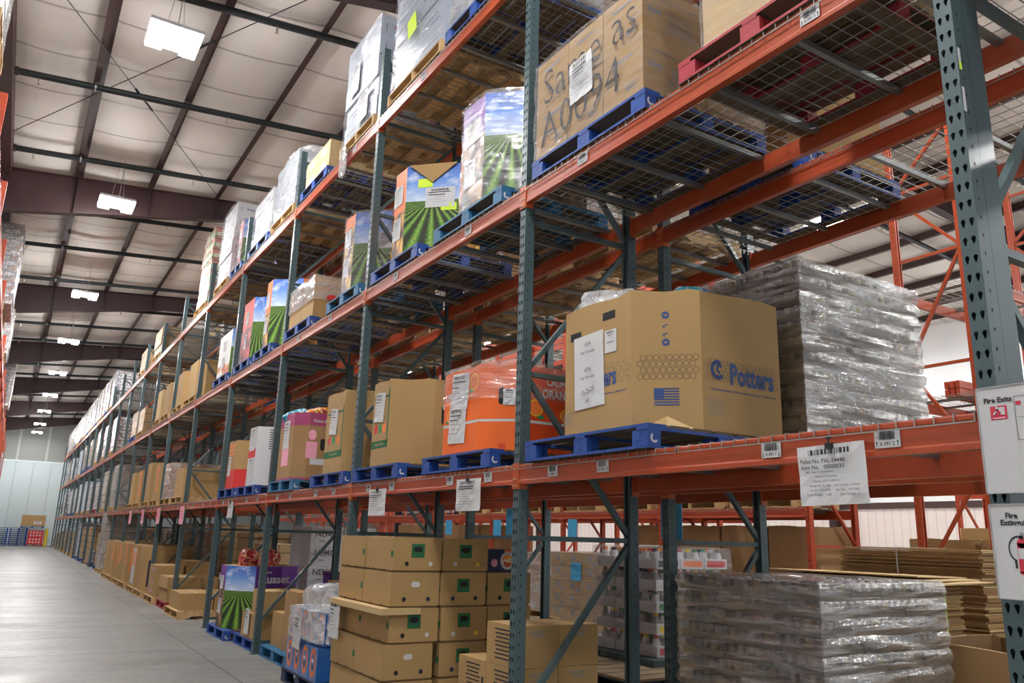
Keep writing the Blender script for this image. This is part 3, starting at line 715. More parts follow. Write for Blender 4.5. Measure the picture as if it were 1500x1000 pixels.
# fire signs on the nearest frame
def fire_sign(ztop, zbot, label, kind):
    t = thing('fire_sign', label, 'sign', (XA - .05, 1.575, 0)); h = ztop - zbot; W = .34
    m = MB(); m.box(-.004, -W, zbot, 0, 0, ztop, 'white'); link('board', m.mesh('board'), t)
    m = MB()
    for z0, z1, y0, y1 in ((zbot, zbot + .004, -W, 0), (ztop - .004, ztop, -W, 0), (zbot, ztop, -.004, 0), (zbot, ztop, -W, -W + .004)): m.box(-.007, y0, z0, -.004, y1, z1, 'galv')
    link('clear_holder_edge', m.mesh('clear_holder_edge'), t)
    p = MB(); e = -.004
    if kind == 'exit':
        put_text(p, 'Fire Exits', (e, -.075, ztop - .052), '-x', .026, 'ink', .04)
        put_rect(p, (e, -.075, ztop - .098), '-x', .058, .050, 'ink_red'); put_rect(p, (e - .001, -.084, ztop - .092), '-x', .026, .028, 'white'); 
        put_rect(p, (e - .002, -.074, ztop - .094), '-x', .010, .026, 'ink_red', tilt=.5); put_rect(p, (e - .002, -.066, ztop - .094), '-x', .026, .006, 'white', tilt=.8); put_disc(p, (e - .002, -.070, ztop - .080), '-x', .005, 'white')
        put_rect(p, (e - .001, -.075, ztop - .117), '-x', .044, .005, 'pink')
        for (yy, zz, ww, hh) in ((-.225, -.045, .19, .003), (-.225, -.20, .19, .003), (-.131, -.122, .003, .155), (-.31, -.122, .003, .155), (-.2, -.12, .13, .002), (-.2, -.12, .002, .15)): put_rect(p, (e, yy, ztop + zz), '-x', ww, hh, 'ink_grey')
        put_rect(p, (e, -.144, ztop - .07), '-x', .018, .014, 'ink_red')
    else:
        put_text(p, 'Fire', (e, -.075, ztop - .042), '-x', .026, 'ink', .04); put_text(p, 'Extinguishers', (e, -.105, ztop - .066), '-x', .026, 'ink', .04)
        r = 'ink_red'; y = -.10
        put_rect(p, (e, y, ztop - .185), '-x', .034, .10, r); put_disc(p, (e, y, ztop - .135), '-x', .017, r, .0012); put_disc(p, (e, y, ztop - .235), '-x', .017, r, .0012, ry=.007)
        put_rect(p, (e - .001, y, ztop - .17), '-x', .030, .035, 'white'); put_rect(p, (e, y, ztop - .115), '-x', .012, .014, 'ink'); put_rect(p, (e, y - .012, ztop - .106), '-x', .034, .005, 'ink_grey', tilt=-.25)
        put_rect(p, (e, y - .012, ztop - .113), '-x', .03, .004, 'ink_grey', tilt=.1)
        put_ring(p, (e, y + .012, ztop - .155), '-x', .030, .035, 'ink', a0=1.2, a1=4.2, asp=1.3); put_rect(p, (e, y + .026, ztop - .205), '-x', .008, .03, 'ink')
    link('lettering', p.mesh('lettering'), t)
fire_sign(2.185, 1.80, 'white fire exits sign with red running figure on the nearest upright', 'exit')
fire_sign(1.765, 1.44, 'white fire extinguishers sign with red extinguisher below the fire exits sign', 'ext')
for z0, z1, lab in ((3.52, 3.62, 'small white and yellow sticker strip on the side of the nearest upright'), (3.33, 3.44, 'small white sticker strip low on the side of the nearest upright')):
    m = MB(); m.box(XA + .004, PY[0] - .039, z0, XA + .022, PY[0] - .037, z1, 'white')
    if z0 > 3.5: m.box(XA + .004, PY[0] - .0395, z0, XA + .022, PY[0] - .038, z0 + .035, 'lime')
    tag(link('sticker_strip', m.mesh('sticker_strip')), lab, 'sticker')

# ------------------------------------------------------------------ orange racks
def orange_frame(D, H, holes, m='orange_far'): return make_frame(D, H, m, holes)
XC, DC = 9.6, 1.1
YC = [7.56, 10.62, 13.55, 16.42, 19.4, 22.4, 25.4, 28.4, 31.4, 34.4]
ofs = orange_frame(DC, 5.3, True); ofs.location = (XC, YC[0], 0); ofs['label'] = 'orange rack frame across the second aisle, nearest, shorter than the rest'; ofs['group'] = 'orange frames across the second aisle'
of0 = orange_frame(DC, 7.0, True); of0.location = (XC, YC[1], 0); of0['label'] = 'orange rack frame across the second aisle, second, front row'; of0['group'] = 'orange frames across the second aisle'
for r, x in enumerate((XC, XC + 1.4)):
    for k, y in enumerate(YC):
        if k == 0 or (k == 1 and r == 0): continue
        copy_tree(of0, (x, y, 0), label='orange rack frame across the second aisle, %s, %s row' % (ORD[k], ('front', 'back')[r]))
ob = {}; odk = None
for b, (ya, yb) in enumerate(zip(YC[:-1], YC[1:])):
    L = yb - ya - .08; yc = (ya + yb) / 2; key = round(L, 1)
    for lv, z in ((1, 2.13), (2, 4.2), (3, 6.3)):
        for r, x in enumerate((XC, XC + 1.4)):
            if b == 0 and (r == 1 or lv == 3): continue
            for side in (0, 1):
                lab = 'orange %s beam, %s, %s bay across the second aisle, %s row' % (('front', 'rear')[side], ('low', 'middle', 'high')[lv - 1], ORD[b], ('front', 'back')[r])
                loc = ((x - .004, yc, z) if side == 0 else (x + DC + .004, yc, z)); rz = 0 if side == 0 else math.pi
                if key not in ob:
                    t = make_beam(L, m='orange_far', mc='orange_far'); t.location = loc; t.rotation_euler = (0, 0, rz); t['label'] = lab; t['group'] = 'orange beams across the second aisle'; ob[key] = t
                else: copy_tree(ob[key], loc, rz, lab)
            lab = 'wire deck, %s level, %s bay across the second aisle, %s row' % (('low', 'middle', 'high')[lv - 1], ORD[b], ('front', 'back')[r])
            if odk is None:
                odk = make_deck(DC + .008, 2.8); odk.location = (x - .004, yc, z); odk['label'] = lab; odk['group'] = 'wire decks across the second aisle'
            else: copy_tree(odk, (x - .004, yc, z), label=lab)
# the rack that runs away to the right (along X), its end frame faces the cross aisle
fx = make_frame(.95, 7.2, 'orange', True, [(0, .4), (1, 1.3), (0, 2.6), (1, 3.82), (0, 5.25), (1, 6.2), (0, 7.0)]); 
fx.location = (9.5, 4.92, 0); fx.rotation_euler = (0, 0, math.pi / 2); fx['label'] = 'tall orange rack end frame with diagonal braces, right of the shrink-wrapped cans'
copy_tree(fx, (12.6, 4.92, 0), label='orange rack frame one bay behind the tall end frame'); copy_tree(fx, (15.7, 4.92, 0), label='orange rack frame two bays behind the tall end frame')
bx0 = make_beam(3.02, m='orange', mc='orange'); first = True; dx0 = make_deck(.958, 1.49); fd = True
for k, x in enumerate((11.05, 14.15)):
    for z, zn in ((3.44, 'low'), (4.86, 'middle')):
        for y, rz, sn in ((4.92, math.pi / 2, 'near'), (5.87, -math.pi / 2, 'far')):
            lab = 'orange %s beam, %s level, %s bay of the rack running right' % (sn, zn, ORD[k])
            if first: bx0.location = (x, y, z); bx0.rotation_euler = (0, 0, rz); bx0['label'] = lab; bx0['group'] = 'orange beams of the rack running right'; first = False
            else: copy_tree(bx0, (x, y, z), rz, lab)
        for h in (0, 1):
            lab = 'wire deck, %s level, %s bay, %s half, rack running right' % (zn, ORD[k], ('left', 'right')[h])
            loc = (x - .75 + 1.5 * h, 4.915, z + .001)
            if fd: dx0.location = loc; dx0.rotation_euler = (0, 0, math.pi / 2); dx0['label'] = lab; dx0['group'] = 'wire decks of the rack running right'; fd = False
            else: copy_tree(dx0, loc, label=lab)
bh = MB()
for i in range(3):
    for j in range(2): bh.bar((9.75, 5.34 + .07 * i, 3.50 + .1 * j), (10.75, 5.34 + .07 * i, 3.50 + .1 * j), .05, .09, 'orange_far')
bh.box(10.70, 5.30, 3.447, 10.78, 5.52, 3.66, 'orange_far')
bh.box(9.8, 5.30, 3.447, 10.7, 5.52, 3.47, 'orange_far')
tag(link('beam_bundle', bh.mesh('beam_bundle')), 'bundle of spare orange rack beams end-on, right of the wrapped can pallet', 'rack beam')
fs_ = make_frame(1.1, 2.9, 'orange_far'); fs_.location = (16.5, 9.3, 0); fs_['label'] = 'short orange rack frame far right near the side wall'; fs_['group'] = 'short orange frames by the side wall'
copy_tree(fs_, (16.5, 6.1, 0), label='short orange rack frame near the side wall, nearer of the two')
lb = make_beam(3.1, m='orange_far', mc='orange_far'); lb.location = (16.5, 7.7, 2.75); lb['label'] = 'orange beam with white tags far right before the side wall'
# left rack, seen edge-on
XL, DL = -.80, 1.1
lf0 = make_frame(DL, 7.05, 'orange_far', True); lf0.location = (XL - DL, 8.2, 0); lf0['label'] = 'orange rack frame of the left rack, nearest visible'; lf0['group'] = 'left rack frames'
lf1 = make_frame(DL, 7.0, 'orange_far', False); lfirst = True
YL = [8.2 + 3.2 * k for k in range(20)]
for k, y in enumerate(YL[1:], 1):
    lab = 'orange rack frame of the left rack, %s from camera' % ORD[k]
    if lfirst: lf1.location = (XL - DL, y, 0); lf1['label'] = lab; lf1['group'] = 'left rack frames'; lfirst = False
    else: copy_tree(lf1, (XL - DL, y, 0), label=lab)
lbm = make_beam(3.12, m='orange_far', mc='orange_far'); lfirst = True; lbd = make_deck(DL, 3.0); ld1 = True
for k, y in enumerate([5.0] + YL[:-1]):
    for z, zn in ((2.1, 'first'), (4.24, 'second'), (6.365, 'top')):
        lab = 'orange beam of the left rack, %s level, %s bay' % (zn, ORD[k]); loc = (XL + .004, y + 1.6, z)
        if lfirst: lbm.location = loc; lbm.rotation_euler = (0, 0, math.pi); lbm['label'] = lab; lbm['group'] = 'left rack beams'; lfirst = False
        else: copy_tree(lbm, loc, math.pi, lab)
        lab = 'wire deck of the left rack, %s level, %s bay' % (zn, ORD[k]); loc = (XL - DL, y + 1.6, z)
        if ld1: lbd.location = loc; lbd['label'] = lab; lbd['group'] = 'left rack wire decks'; ld1 = False
        else: copy_tree(lbd, loc, label=lab)

# ------------------------------------------------------------------ pallets
def pallet_parts(L, W, m_, stringer=False, hgt=.14, logo=True):
    """L along Y (aisle side), W along X; base at z=0, near-aisle corner at origin"""
    P = []
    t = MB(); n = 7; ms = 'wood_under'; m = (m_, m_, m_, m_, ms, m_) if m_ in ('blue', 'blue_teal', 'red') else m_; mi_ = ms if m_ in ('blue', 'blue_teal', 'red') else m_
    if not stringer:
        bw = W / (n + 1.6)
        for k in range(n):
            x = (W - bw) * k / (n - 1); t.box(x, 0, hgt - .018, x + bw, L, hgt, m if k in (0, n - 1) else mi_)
        for y in (0, L / 2 - .05, L - .10): t.box(.0, y, hgt - .036, W, y + .10, hgt - .018, m)
        P.append(('top_deck', t.mesh('top_deck')))
        b = MB()
        for x in (0, W / 2 - .05, W - .10): b.box(x, .09, 0, x + .10, L - .09, .016, m)
        for y in (0, L - .10): b.box(0, y, 0, W, y + .10, .016, m)
        P.append(('bottom_deck', b.mesh('bottom_deck')))
        for i, x in enumerate((0, W / 2 - .05, W - .10)):
            for j, y in enumerate((0, L / 2 - .07, L - .14)):
                k = MB(); c = .03
                x0, x1, y0, y1 = x + .002, x + .098, y + .002, y + .138
                k.box(x0, y0, .016, x1, y1, hgt - .036, m)
                if logo and i == 0 and j == 0:   # white crescent mark stencilled on the near side
                    put_ring(k, ((x0 + x1) / 2, y0, .06), '-y', .016, .030, 'white', 10, .0015, 2.2, 5.6)
                P.append(('block', k.mesh('block')))
        # longer marked near-side face between corner blocks
    else:
        bw = W / (n + 1.2)
        for k in range(n):
            x = (W - bw) * k / (n - 1); t.box(x, 0, hgt - .016, x + bw, L, hgt, m)
        P.append(('top_deck', t.mesh('top_deck')))
        b = MB()
        for x in (0, W * .33, W * .62, W - bw): b.box(x, 0, 0, x + bw, L, .016, m)
        P.append(('bottom_deck', b.mesh('bottom_deck')))
        for y in (0, L / 2 - .02, L - .04):
            s = MB(); z0, z1 = .016, hgt - .016; prof = [(0, z0), (0, z1), (W, z1), (W, z0), (W * .82, z0), (W * .78, z0 + .035), (W * .62, z0 + .035), (W * .58, z0), (W * .42, z0), (W * .38, z0 + .035), (W * .22, z0 + .035), (W * .18, z0)]
            s.extrude_y(prof, y, y + .04, m_); P.append(('stringer', s.mesh('stringer')))
    return P
_PAL = {}
PCOL = {'blue': 'blue', 'blue_teal': 'worn blue', 'blue_dark': 'dark blue', 'wood': 'bare wooden', 'wood_old': 'weathered wooden', 'red': 'crimson'}
def pallet(m, x, y, z, L=1.15, W=1.05, label='', rz=0):
    st = m.startswith('wood'); key = (m, round(L, 2), round(W, 2))
    if key in _PAL: return copy_tree(_PAL[key], (x, y, z), rz, label)
    t = thing('pallet', label, 'pallet', (x, y, z), rz, group=PCOL[m] + ' pallets')
    for nme, me in pallet_parts(L, W, m, st): link(nme, me, t)
    _PAL[key] = t; return t
PZ = .14

# ------------------------------------------------------------------ load builders (near-aisle corner = local origin, z up from pallet top)
def octo(L, W, c, ins=0):
    """outline counter-clockwise seen from above, starting at the aisle face"""
    c = max(c, .001)
    i = ins
    return [(i, L - c - i * .4), (i, c + i * .4), (c + i * .4, i), (W - c - i * .4, i), (W - i, c + i * .4), (W - i, L - c - i * .4), (W - c - i * .4, L - i), (c + i * .4, L - i)]
def jag(pts, z0, z1, mb, mats, top_jit, rnd, seg=6, inset=.0):
    """side walls with a slightly uneven top edge"""
    n = len(pts); tops = []
    for i in range(n):
        a, b = pts[i], pts[(i + 1) % n]; mn = mats[i] if isinstance(mats, (list, tuple)) else mats
        for k in range(seg):
            t0, t1 = k / seg, (k + 1) / seg
            P = lambda t: (a[0] + (b[0] - a[0]) * t, a[1] + (b[1] - a[1]) * t)
            za = z1 + (top_jit * math.sin(i * 2.1 + t0 * 5) if 0 < t0 < 1 or True else 0); zb = z1 + top_jit * math.sin((i * 2.1 + t1 * 5) if k < seg - 1 else ((i + 1) % n) * 2.1)
            p, q = P(t0), P(t1)
            mb.face([(p[0], p[1], z0), (q[0], q[1], z0), (q[0], q[1], zb), (p[0], p[1], za)], mn, [(t0, 0), (t1, 0), (t1, 1), (t0, 1)])
            tops.append((p[0], p[1], za))
    return tops
def gaylord(name, label, loc, L, W, H, mats, c=.2, open_top=False, jit=.008, holes=(), seed=1, cat='bulk box', group=None, inner='cardboard_in'):
    """octagonal bulk box; mats = one or eight materials from the aisle face on"""
    t = thing(name, label, cat, loc, group=group); rnd = random.Random(seed)
    mb = MB(); o = octo(L, W, c); m8 = mats if isinstance(mats, (list, tuple)) else [mats] * 8
    tops = jag(o, 0, H, mb, m8, jit, rnd)
    th = .012; oi = [(x + (W / 2 - x) * .03, y + (L / 2 - y) * .03) for x, y, z in tops]
    n = len(tops)
    for i in range(n):
        j = (i + 1) % n; a, b = tops[i], tops[j]; ai, bi = oi[i], oi[j]
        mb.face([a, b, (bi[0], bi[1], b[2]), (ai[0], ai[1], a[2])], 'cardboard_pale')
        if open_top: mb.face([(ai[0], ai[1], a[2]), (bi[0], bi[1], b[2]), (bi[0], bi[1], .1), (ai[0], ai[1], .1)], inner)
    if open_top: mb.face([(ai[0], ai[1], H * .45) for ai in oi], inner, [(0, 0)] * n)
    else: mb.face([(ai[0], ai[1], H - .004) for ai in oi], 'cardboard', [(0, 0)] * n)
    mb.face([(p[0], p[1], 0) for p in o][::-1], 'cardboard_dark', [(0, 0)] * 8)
    link('box_body', mb.mesh('box_body'), t); return t
def rslot(mb, o, face, w, h, mn='hole'):
    """rounded slot seen in a box wall"""
    r, n = FR[face]; o = Vector(o) + n * .0015; Z = Vector((0, 0, 1)); pts = []
    if h > w: rad = w / 2; cs = [(0, (h / 2 - rad), 0), (0, -(h / 2 - rad), math.pi)]
    else: rad = h / 2; cs = [((w / 2 - rad), 0, -math.pi / 2), (-(w / 2 - rad), 0, math.pi / 2)]
    for cx, cy, a0 in cs:
        for k in range(7):
            a = a0 + math.pi * k / 6; pts.append(o + r * (cx + rad * math.cos(a)) + Z * (cy + rad * math.sin(a)))
    mb.face(pts, mn, [(0, 0)] * len(pts))
def wrap_shell(parent, L, W, H, c=.0, mn='film', seed=1, out=.012, top=True, bulge=0, rows=0, name='stretch_wrap', z0=0.0):
    """clear film drawn round a load, with folds; rows bulges it out at each course"""
    rnd = random.Random(seed); mb = MB(); nz = max(8, rows * 3 if rows else int(H / .09)); ring = []
    o = octo(L, W, c) if c > .01 else [(0, L), (0, 0), (W, 0), (W, L)]
    seg = 8; path = []
    for i in range(len(o)):
        a, b = o[i], o[(i + 1) % len(o)]
        for k in range(seg): path.append((a[0] + (b[0] - a[0]) * k / seg, a[1] + (b[1] - a[1]) * k / seg))
    cx, cy = W / 2, L / 2; grid = []
    for j in range(nz + 1):
        z = z0 + (H - z0) * j / nz; row = []
        for k, (x, y) in enumerate(path):
            d = out + rnd.uniform(0, .006) + .006 * math.sin(k * .9 + j * 1.7 + seed)
            if rows: d += bulge * (abs(math.sin(math.pi * (j / nz) * rows)))
            v = Vector((x - cx, y - cy)); ln = v.length or 1
            row.append((x + v.x / ln * d, y + v.y / ln * d, z + rnd.uniform(-.006, .006)))
        grid.append(row)
    n = len(path)
    for j in range(nz):
        for k in range(n):
            mb.face([grid[j][k], grid[j][(k + 1) % n], grid[j + 1][(k + 1) % n], grid[j + 1][k]], mn)
    if top:
        ci = (cx, cy, H + .012)
        for k in range(n):
            a, b = grid[-1][k], grid[-1][(k + 1) % n]; ma = tuple((p + q) / 2 for p, q in zip(a, ci)); mc = tuple((p + q) / 2 for p, q in zip(b, ci))
            ma = (ma[0], ma[1], ma[2] + rnd.uniform(0, .01)); mb.face([a, b, mc, ma], mn); mb.face([ma, mc, ci], mn, [(0, 0)] * 3)
    return link(name, mb.mesh(name, True), parent)
def carton_faces(mb, x0, y0, z0, x1, y1, z1, m, rnd, marks=True):
    mb.box(x0, y0, z0, x1, y1, z1, m)
def cartons(t, nx, ny, nz, L, W, H, m, rnd, gap=.004, jit=.008, name='carton', skip=(), printfn=None):
    """individual cases; one mesh each"""
    dx, dy, dz = W / nx, L / ny, H / nz
    for k in range(nz):
        ox, oy = rnd.uniform(-jit, jit), rnd.uniform(-jit, jit)
        for i in range(nx):
            for j in range(ny):
                if 0 < i < nx - 1 and 0 < j < ny - 1 and k < nz - 1: continue
                if (i, j, k) in skip: continue
                if i > 1 and j > 0 and k < nz - 1: continue
                mb = MB(); mb.box(gap, gap, 0, dx - gap, dy - gap, dz - gap * .6, m)
                if printfn: printfn(mb, dx, dy, dz, i, j, k)
                link(name, mb.mesh(name), t, (i * dx + ox, j * dy + oy, k * dz), 0)
def seam(mb, dx, dy, dz):
    mb.box(dx * .46, -.0005, dz * .0, dx * .465, 0.003, dz * .3, 'cardboard_dark')
_LOADS = {}
def simple_load(kind, L, W, H):
    """coarse far-away loads: one body mesh"""
    key = (kind, round(L, 1), round(W, 1), round(H, 1))
    if key not in _LOADS:
        mb = MB(); rnd = random.Random(len(_LOADS)); L, W, H = key[1:]
        if kind.startswith('box:'):
            for p in [0]: mb.prism(octo(L, W, .16), 0, H, kind[4:], top='cardboard_dark', bottom='cardboard_dark')
        else:
            rh = .26; z = 0
            while z < H - .01:
                a, b = rnd.uniform(-.012, .012), rnd.uniform(-.012, .012); z1 = min(H, z + rh)
                mb.box(a, b, z, W + a, L + b, z1, kind, True); z = z1
        _LOADS[key] = mb.mesh('load_body')
    return _LOADS[key]
def put_simple(kind, x, y, z, L, W, H, label, cat, name, group):
    t = thing(name, label, cat, (x, y, z), group=group); link('load_body', simple_load(kind, L, W, H), t); return t
BN = lambda b: ORD[b]
def where(b, lv, half, row='aisle-side row'):
    return '%s, %s bay, %s half, %s' % (LVN[lv].replace(' level', ''), ORD[b], half, row)

# ================================================================== near loads, first shelf
z1 = LV[1] + .008; x0 = XA - .02
# Potters bulk box
yN, yF = 3.40, 4.60
pallet('blue', x0 - .03, yN, z1, 1.28, 1.22, 'blue block pallet under the tan Potters bulk box on the first shelf')
gx, gy, gz = 3.15, 3.42, z1 + PZ; L, W, H, c = 1.30, 1.30, .885, .30
t = gaylord('bulk_box', 'large tan Potters bulk box with blue lettering on the first shelf', (gx, gy, gz), L, W, H, 'cardboard', c, True, .012, seed=2)
p = MB()
for yy, zz, ww in ((L - .42, .70, .12), (.52, .775, .13)):
    put_rect(p, (0, yy - .0, zz), '-x', ww, .055, 'hole')
link('hand_hole', p.mesh('hand_hole'), t)
p = MB()   # printing on near side
fy = (W / 2 + .02, 0, .40)
for i in range(18):
    for j in range(4):
        xx = .34 + i * .036 + (j % 2) * .018
        if xx < W - .33: put_ring(p, (xx, 0, .33 + j * .036), '-y', .0150, .0176, 'print_line', 8)
for i in range(9):
    for j in range(4):
        s = (i - 4) * .040 + (j % 2) * .02; put_ring(p, (c / 2 + s * .7071, c / 2 - s * .7071, .33 + j * .04), 'c', .0172, .0200, 'print_line', 8)
        if i < 9: put_ring(p, (0, c + .03 + i * .066 + (j % 2) * .033, .33 + j * .036), '-x', .0150, .0176, 'print_line', 8)
link('printed_pattern', p.mesh('printed_pattern'), t)
p = MB()
put_text(p, 'Potters', (W / 2 + .085, 0, .365), '-y', .185, 'ink_blue', .035, sx=.72)
put_ring(p, (W / 2 - .215, 0, .385), '-y', .035, .062, 'ink_blue', 18, a0=1.0, a1=5.6); put_ring(p, (W / 2 - .20, 0, .392), '-y', .012, .03, 'ink_blue', 14, a0=.6, a1=4.8)
put_text(p, 'Sourcing Sustainability Since 1914  www.pottersindustries.com  1-800-55-GLASS', (W / 2 + .01, 0, .262), '-y', .0185, 'ink_blue', .02, sx=.95)
put_text(p, 'Potters', (0, c + .30, .365), '-x', .165, 'ink_blue', .035, sx=.62)
put_text(p, 'www.pottersindustries.com  1-800-55-GLASS', (0, c + .2, .262), '-x', .017, 'ink_blue', .02)
link('lettering', p.mesh('lettering'), t, label='blue Potters lettering')
p = MB()
for k in range(7): put_rect(p, (c / 2, c / 2, .155 + k * .0165), 'c', .15, .009, 'ink_blue')
put_rect(p, (c / 2 - .033, c / 2 + .033, .225), 'c', .06, .062, 'ink_blue', .002)
link('flag_print', p.mesh('flag_print'), t, label='blue printed stars and stripes flag')
p = MB()
for zz, kk in ((.72, 0), (.655, 1), (.60, 1), (.545, 0)):
    if kk == 0: put_disc(p, (c / 2, c / 2, zz), 'c', .024, 'ink_blue'); put_rect(p, (c / 2, c / 2, zz), 'c', .022, .008, 'cardboard', .002)
    else: put_rect(p, (c / 2, c / 2, zz), 'c', .032, .007, 'ink_blue', tilt=.4 * kk); put_rect(p, (c / 2 - .008, c / 2 + .008, zz - .012), 'c', .018, .006, 'ink_blue', tilt=-.6)
for xx, zz, ww, hh in ((.42, .15, .15, .1),):
    for a, b, c2, d in ((xx, zz + hh / 2, ww, .0025), (xx, zz - hh / 2, ww, .0025), (xx - ww / 2, zz, .0025, hh), (xx + ww / 2, zz, .0025, hh)): put_rect(p, (a, 0, b), '-y', c2, d, 'ink_grey')
    for k in range(6): put_rect(p, (xx - .01, 0, zz + .04 - k * .015), '-y', ww * .8, .004, 'ink_grey')
put_rect(p, (.86, 0, .57), '-y', .002, .08, 'ink_grey'); put_rect(p, (.885, 0, .53), '-y', .05, .002, 'ink_grey')
for k in range(6): put_rect(p, (0, L - c - .03 + .0, .17 - k * .014), '-x', .1, .004, 'ink_grey')
link('care_marks', p.mesh('care_marks'), t)
s = sheet(t, (0, .73, .44), '-x', .32, .50, 5, tilt=.03, lines=0, bar=False, curl=.003)
q = MB(); e = -.014
for txt, zz, sz in (('6004', .62, .042), ('Asst. Beverages', .568, .030), ('6004', .445, .042), ('Asst. Beverages', .395, .030), ('10-25-25', .30, .05), ('545', .235, .04)): put_text(q, txt, (e, .73, zz), '-x', sz, 'ink', .0, tilt=.03 if zz > .35 else .2, sx=.8)
link('lettering', q.mesh('lettering'), s)
sheet(t, (0, .50, .60), '-x', .12, .15, 9, name='barcode_label', lines=2, curl=.001)
p = MB(); q = [(c * .98, .01), (c * .5 - .035, c * .5 - .035), (.01, c * .98)]
p.face([(q[0][0], q[0][1], -.01), (q[1][0], q[1][1], .02), (c * .5 - .004, c * .5 - .004, .085)], 'cardboard_pale', [(0, 0)] * 3); p.face([(q[1][0], q[1][1], .02), (q[2][0], q[2][1], -.01), (c * .5 - .004, c * .5 - .004, .085)], 'cardboard', [(0, 0)] * 3)
p.face([(c + .06, -.004, .0), (q[0][0] - .02, q[0][1] - .03, -.03), (c * .5 - .04, c * .5 - .04, .02), (c * .5, c * .5, .04)], 'cardboard_dark'); link('bent_flap', p.mesh('bent_flap'), t)
# things in the top of the bulk box
def bag(name, label, loc, size, mn, seed, cat='bag', parent=None, rot=(0, 0, 0), film_on=False):
    rnd = random.Random(seed); mb = MB(); n, m = 12, 8; sx, sy, sz = size; V = []
    for j in range(m + 1):
        ph = math.pi * j / m
        V.append([(sx / 2 * math.copysign(abs(math.sin(ph) * math.cos(a)) ** .6, math.cos(a)) * rnd.uniform(.9, 1.08), sy / 2 * math.copysign(abs(math.sin(ph) * math.sin(a)) ** .6, math.sin(a)) * rnd.uniform(.9, 1.08), sz / 2 + sz / 2 * math.copysign(abs(math.cos(ph)) ** .6, -math.cos(ph)) * rnd.uniform(.93, 1.05)) for a in [2 * math.pi * k / n for k in range(n)]])
    for j in range(m):
        for k in range(n):
            mb.face([V[j][k], V[j][(k + 1) % n], V[j + 1][(k + 1) % n], V[j + 1][k]], mn if not isinstance(mn, tuple) else mn[(j + k) % len(mn)])
    o = link(name, mb.mesh(name, True)); o.location = loc; o.rotation_euler = rot; tag(o, label, cat); return o
film('film_milky', .75, 7, (.85, .87, .9), (1, 1, 1))
tcase = thing('drink_tray', 'shrink-wrapped drink tray tilted out of the Potters box', 'drinks', (gx + .25, gy + .62, gz + H - 0.005)); tcase.rotation_euler = (.12, .22, .3)
m_ = MB(); m_.box(0, 0, 0, .50, .42, .035, 'cardboard_pale'); m_.box(.02, .02, .035, .48, .40, .13, 'film_milky'); link('tray', m_.mesh('tray'), tcase); wrap_shell(tcase, .42, .5, .16, 0, 'film_milky', 4)
bag('snack_bag', 'clear plastic bag of white items heaped at the back of the Potters box', (gx + .35, gy + .98, gz + H - 0.045), (.45, .42, .20), 'film_milky', 4)
bag('drink_pack', 'bright blue shrink-wrapped drink pack on top of the Potters box', (gx + .62, gy + .45, gz + H - 0.065), (.28, .30, .24), 'snack_blue', 8, 'drinks', rot=(.2, .3, .5))
bag('drink_bottle', 'dark drink bottle tipping out of the Potters box', (gx + .45, gy + .40, gz + H - -0.005), (.09, .09, .16), 'snack_purple', 9, 'bottle', rot=(.5, .9, .2))
bag('red_packet', 'small red packet showing over the far edge of the Potters box', (gx + .98, gy + .55, gz + H - -0.005), (.09, .09, .08), 'print_red', 2, 'packet')
bag('snack_packet', 'purple packet in the Potters box beside the drink tray', (gx + .3, gy + .42, gz + H - 0.035), (.13, .11, .11), 'snack_purple', 3, 'packet')

# can trays: twelve courses behind, shrink-wrapped
def can_tray(w, d, h, mtop='galv'):
    mb = MB(); mb.box(0, 0, 0, w, d, h * .42, 'tray'); mb.box(.004, .004, h * .42, w - .004, d - .004, h * .44, 'cardboard_dark')
    r = .034; nx, ny = int(w / (2 * r)), int(d / (2 * r)); cols = ['can_a', 'can_b', 'can_a', 'can_c']
    for i in range(nx):
        for j in range(ny):
            if 0 < i < nx - 1 and 0 < j < ny - 1: continue
            cx, cy = (i + .5) * w / nx, (j + .5) * d / ny; mb.cyl((cx, cy, h * .1), (cx, cy, h * .9), r * .93, 8, cols[(i * 3 + j) % 4]); mb.cyl((cx, cy, h * .9), (cx, cy, h * .97), r * .93, 8, mtop, r * .8)
    return mb.mesh('can_tray')
mat('can_a', (.17, .155, .14), .35, .4); mat('can_b', (.30, .22, .10), .4, .2); mat('can_c', (.26, .25, .24), .35, .4); mat('tray', (.19, .15, .11), .7, 0, .2, 6)
def can_pallet(name, label, loc, L, W, layers, lh, seed):
    t = thing(name, label, 'pallet load', loc); rnd = random.Random(seed)
    A = can_tray(W / 4 - .014, L / 3 - .014, lh - .006); B = can_tray(W / 3.0 - .014, L / 4 - .014, lh - .006)
    for k in range(layers):
        me, nx, ny = (A, 4, 3) if k % 2 == 0 else (B, 3, 4); ox, oy = rnd.uniform(-.012, .012), rnd.uniform(-.012, .012)
        for i in range(nx):
            for j in range(ny):
                if i > 0 and 0 < j and k < layers - 1: continue
                link('can_tray', me, t, (i * W / nx + .002 + ox, j * L / ny + .002 + oy, k * lh))
    wrap_shell(t, L, W, layers * lh, 0, 'film_thick', seed, out=.022, rows=layers, bulge=.016); return t
pallet('wood', 4.50, 3.46, z1, 1.16, 1.36, 'wooden pallet under the tall shrink-wrapped cans on the first shelf')
can_pallet('canned_goods_load', 'tall stack of shrink-wrapped canned food trays behind the Potters box', (4.50, 3.50, z1 + PZ), 1.05, 1.38, 12, .112, 3)
pallet('wood', 4.46, 3.46, .0, 1.22, 1.35, 'wooden pallet under the floor-level shrink-wrapped cans')
can_pallet('canned_goods_load', 'floor-level stack of shrink-wrapped canned food trays seen under the first beam', (4.46, 3.46, PZ), 1.25, 1.34, 11, .1125, 4)

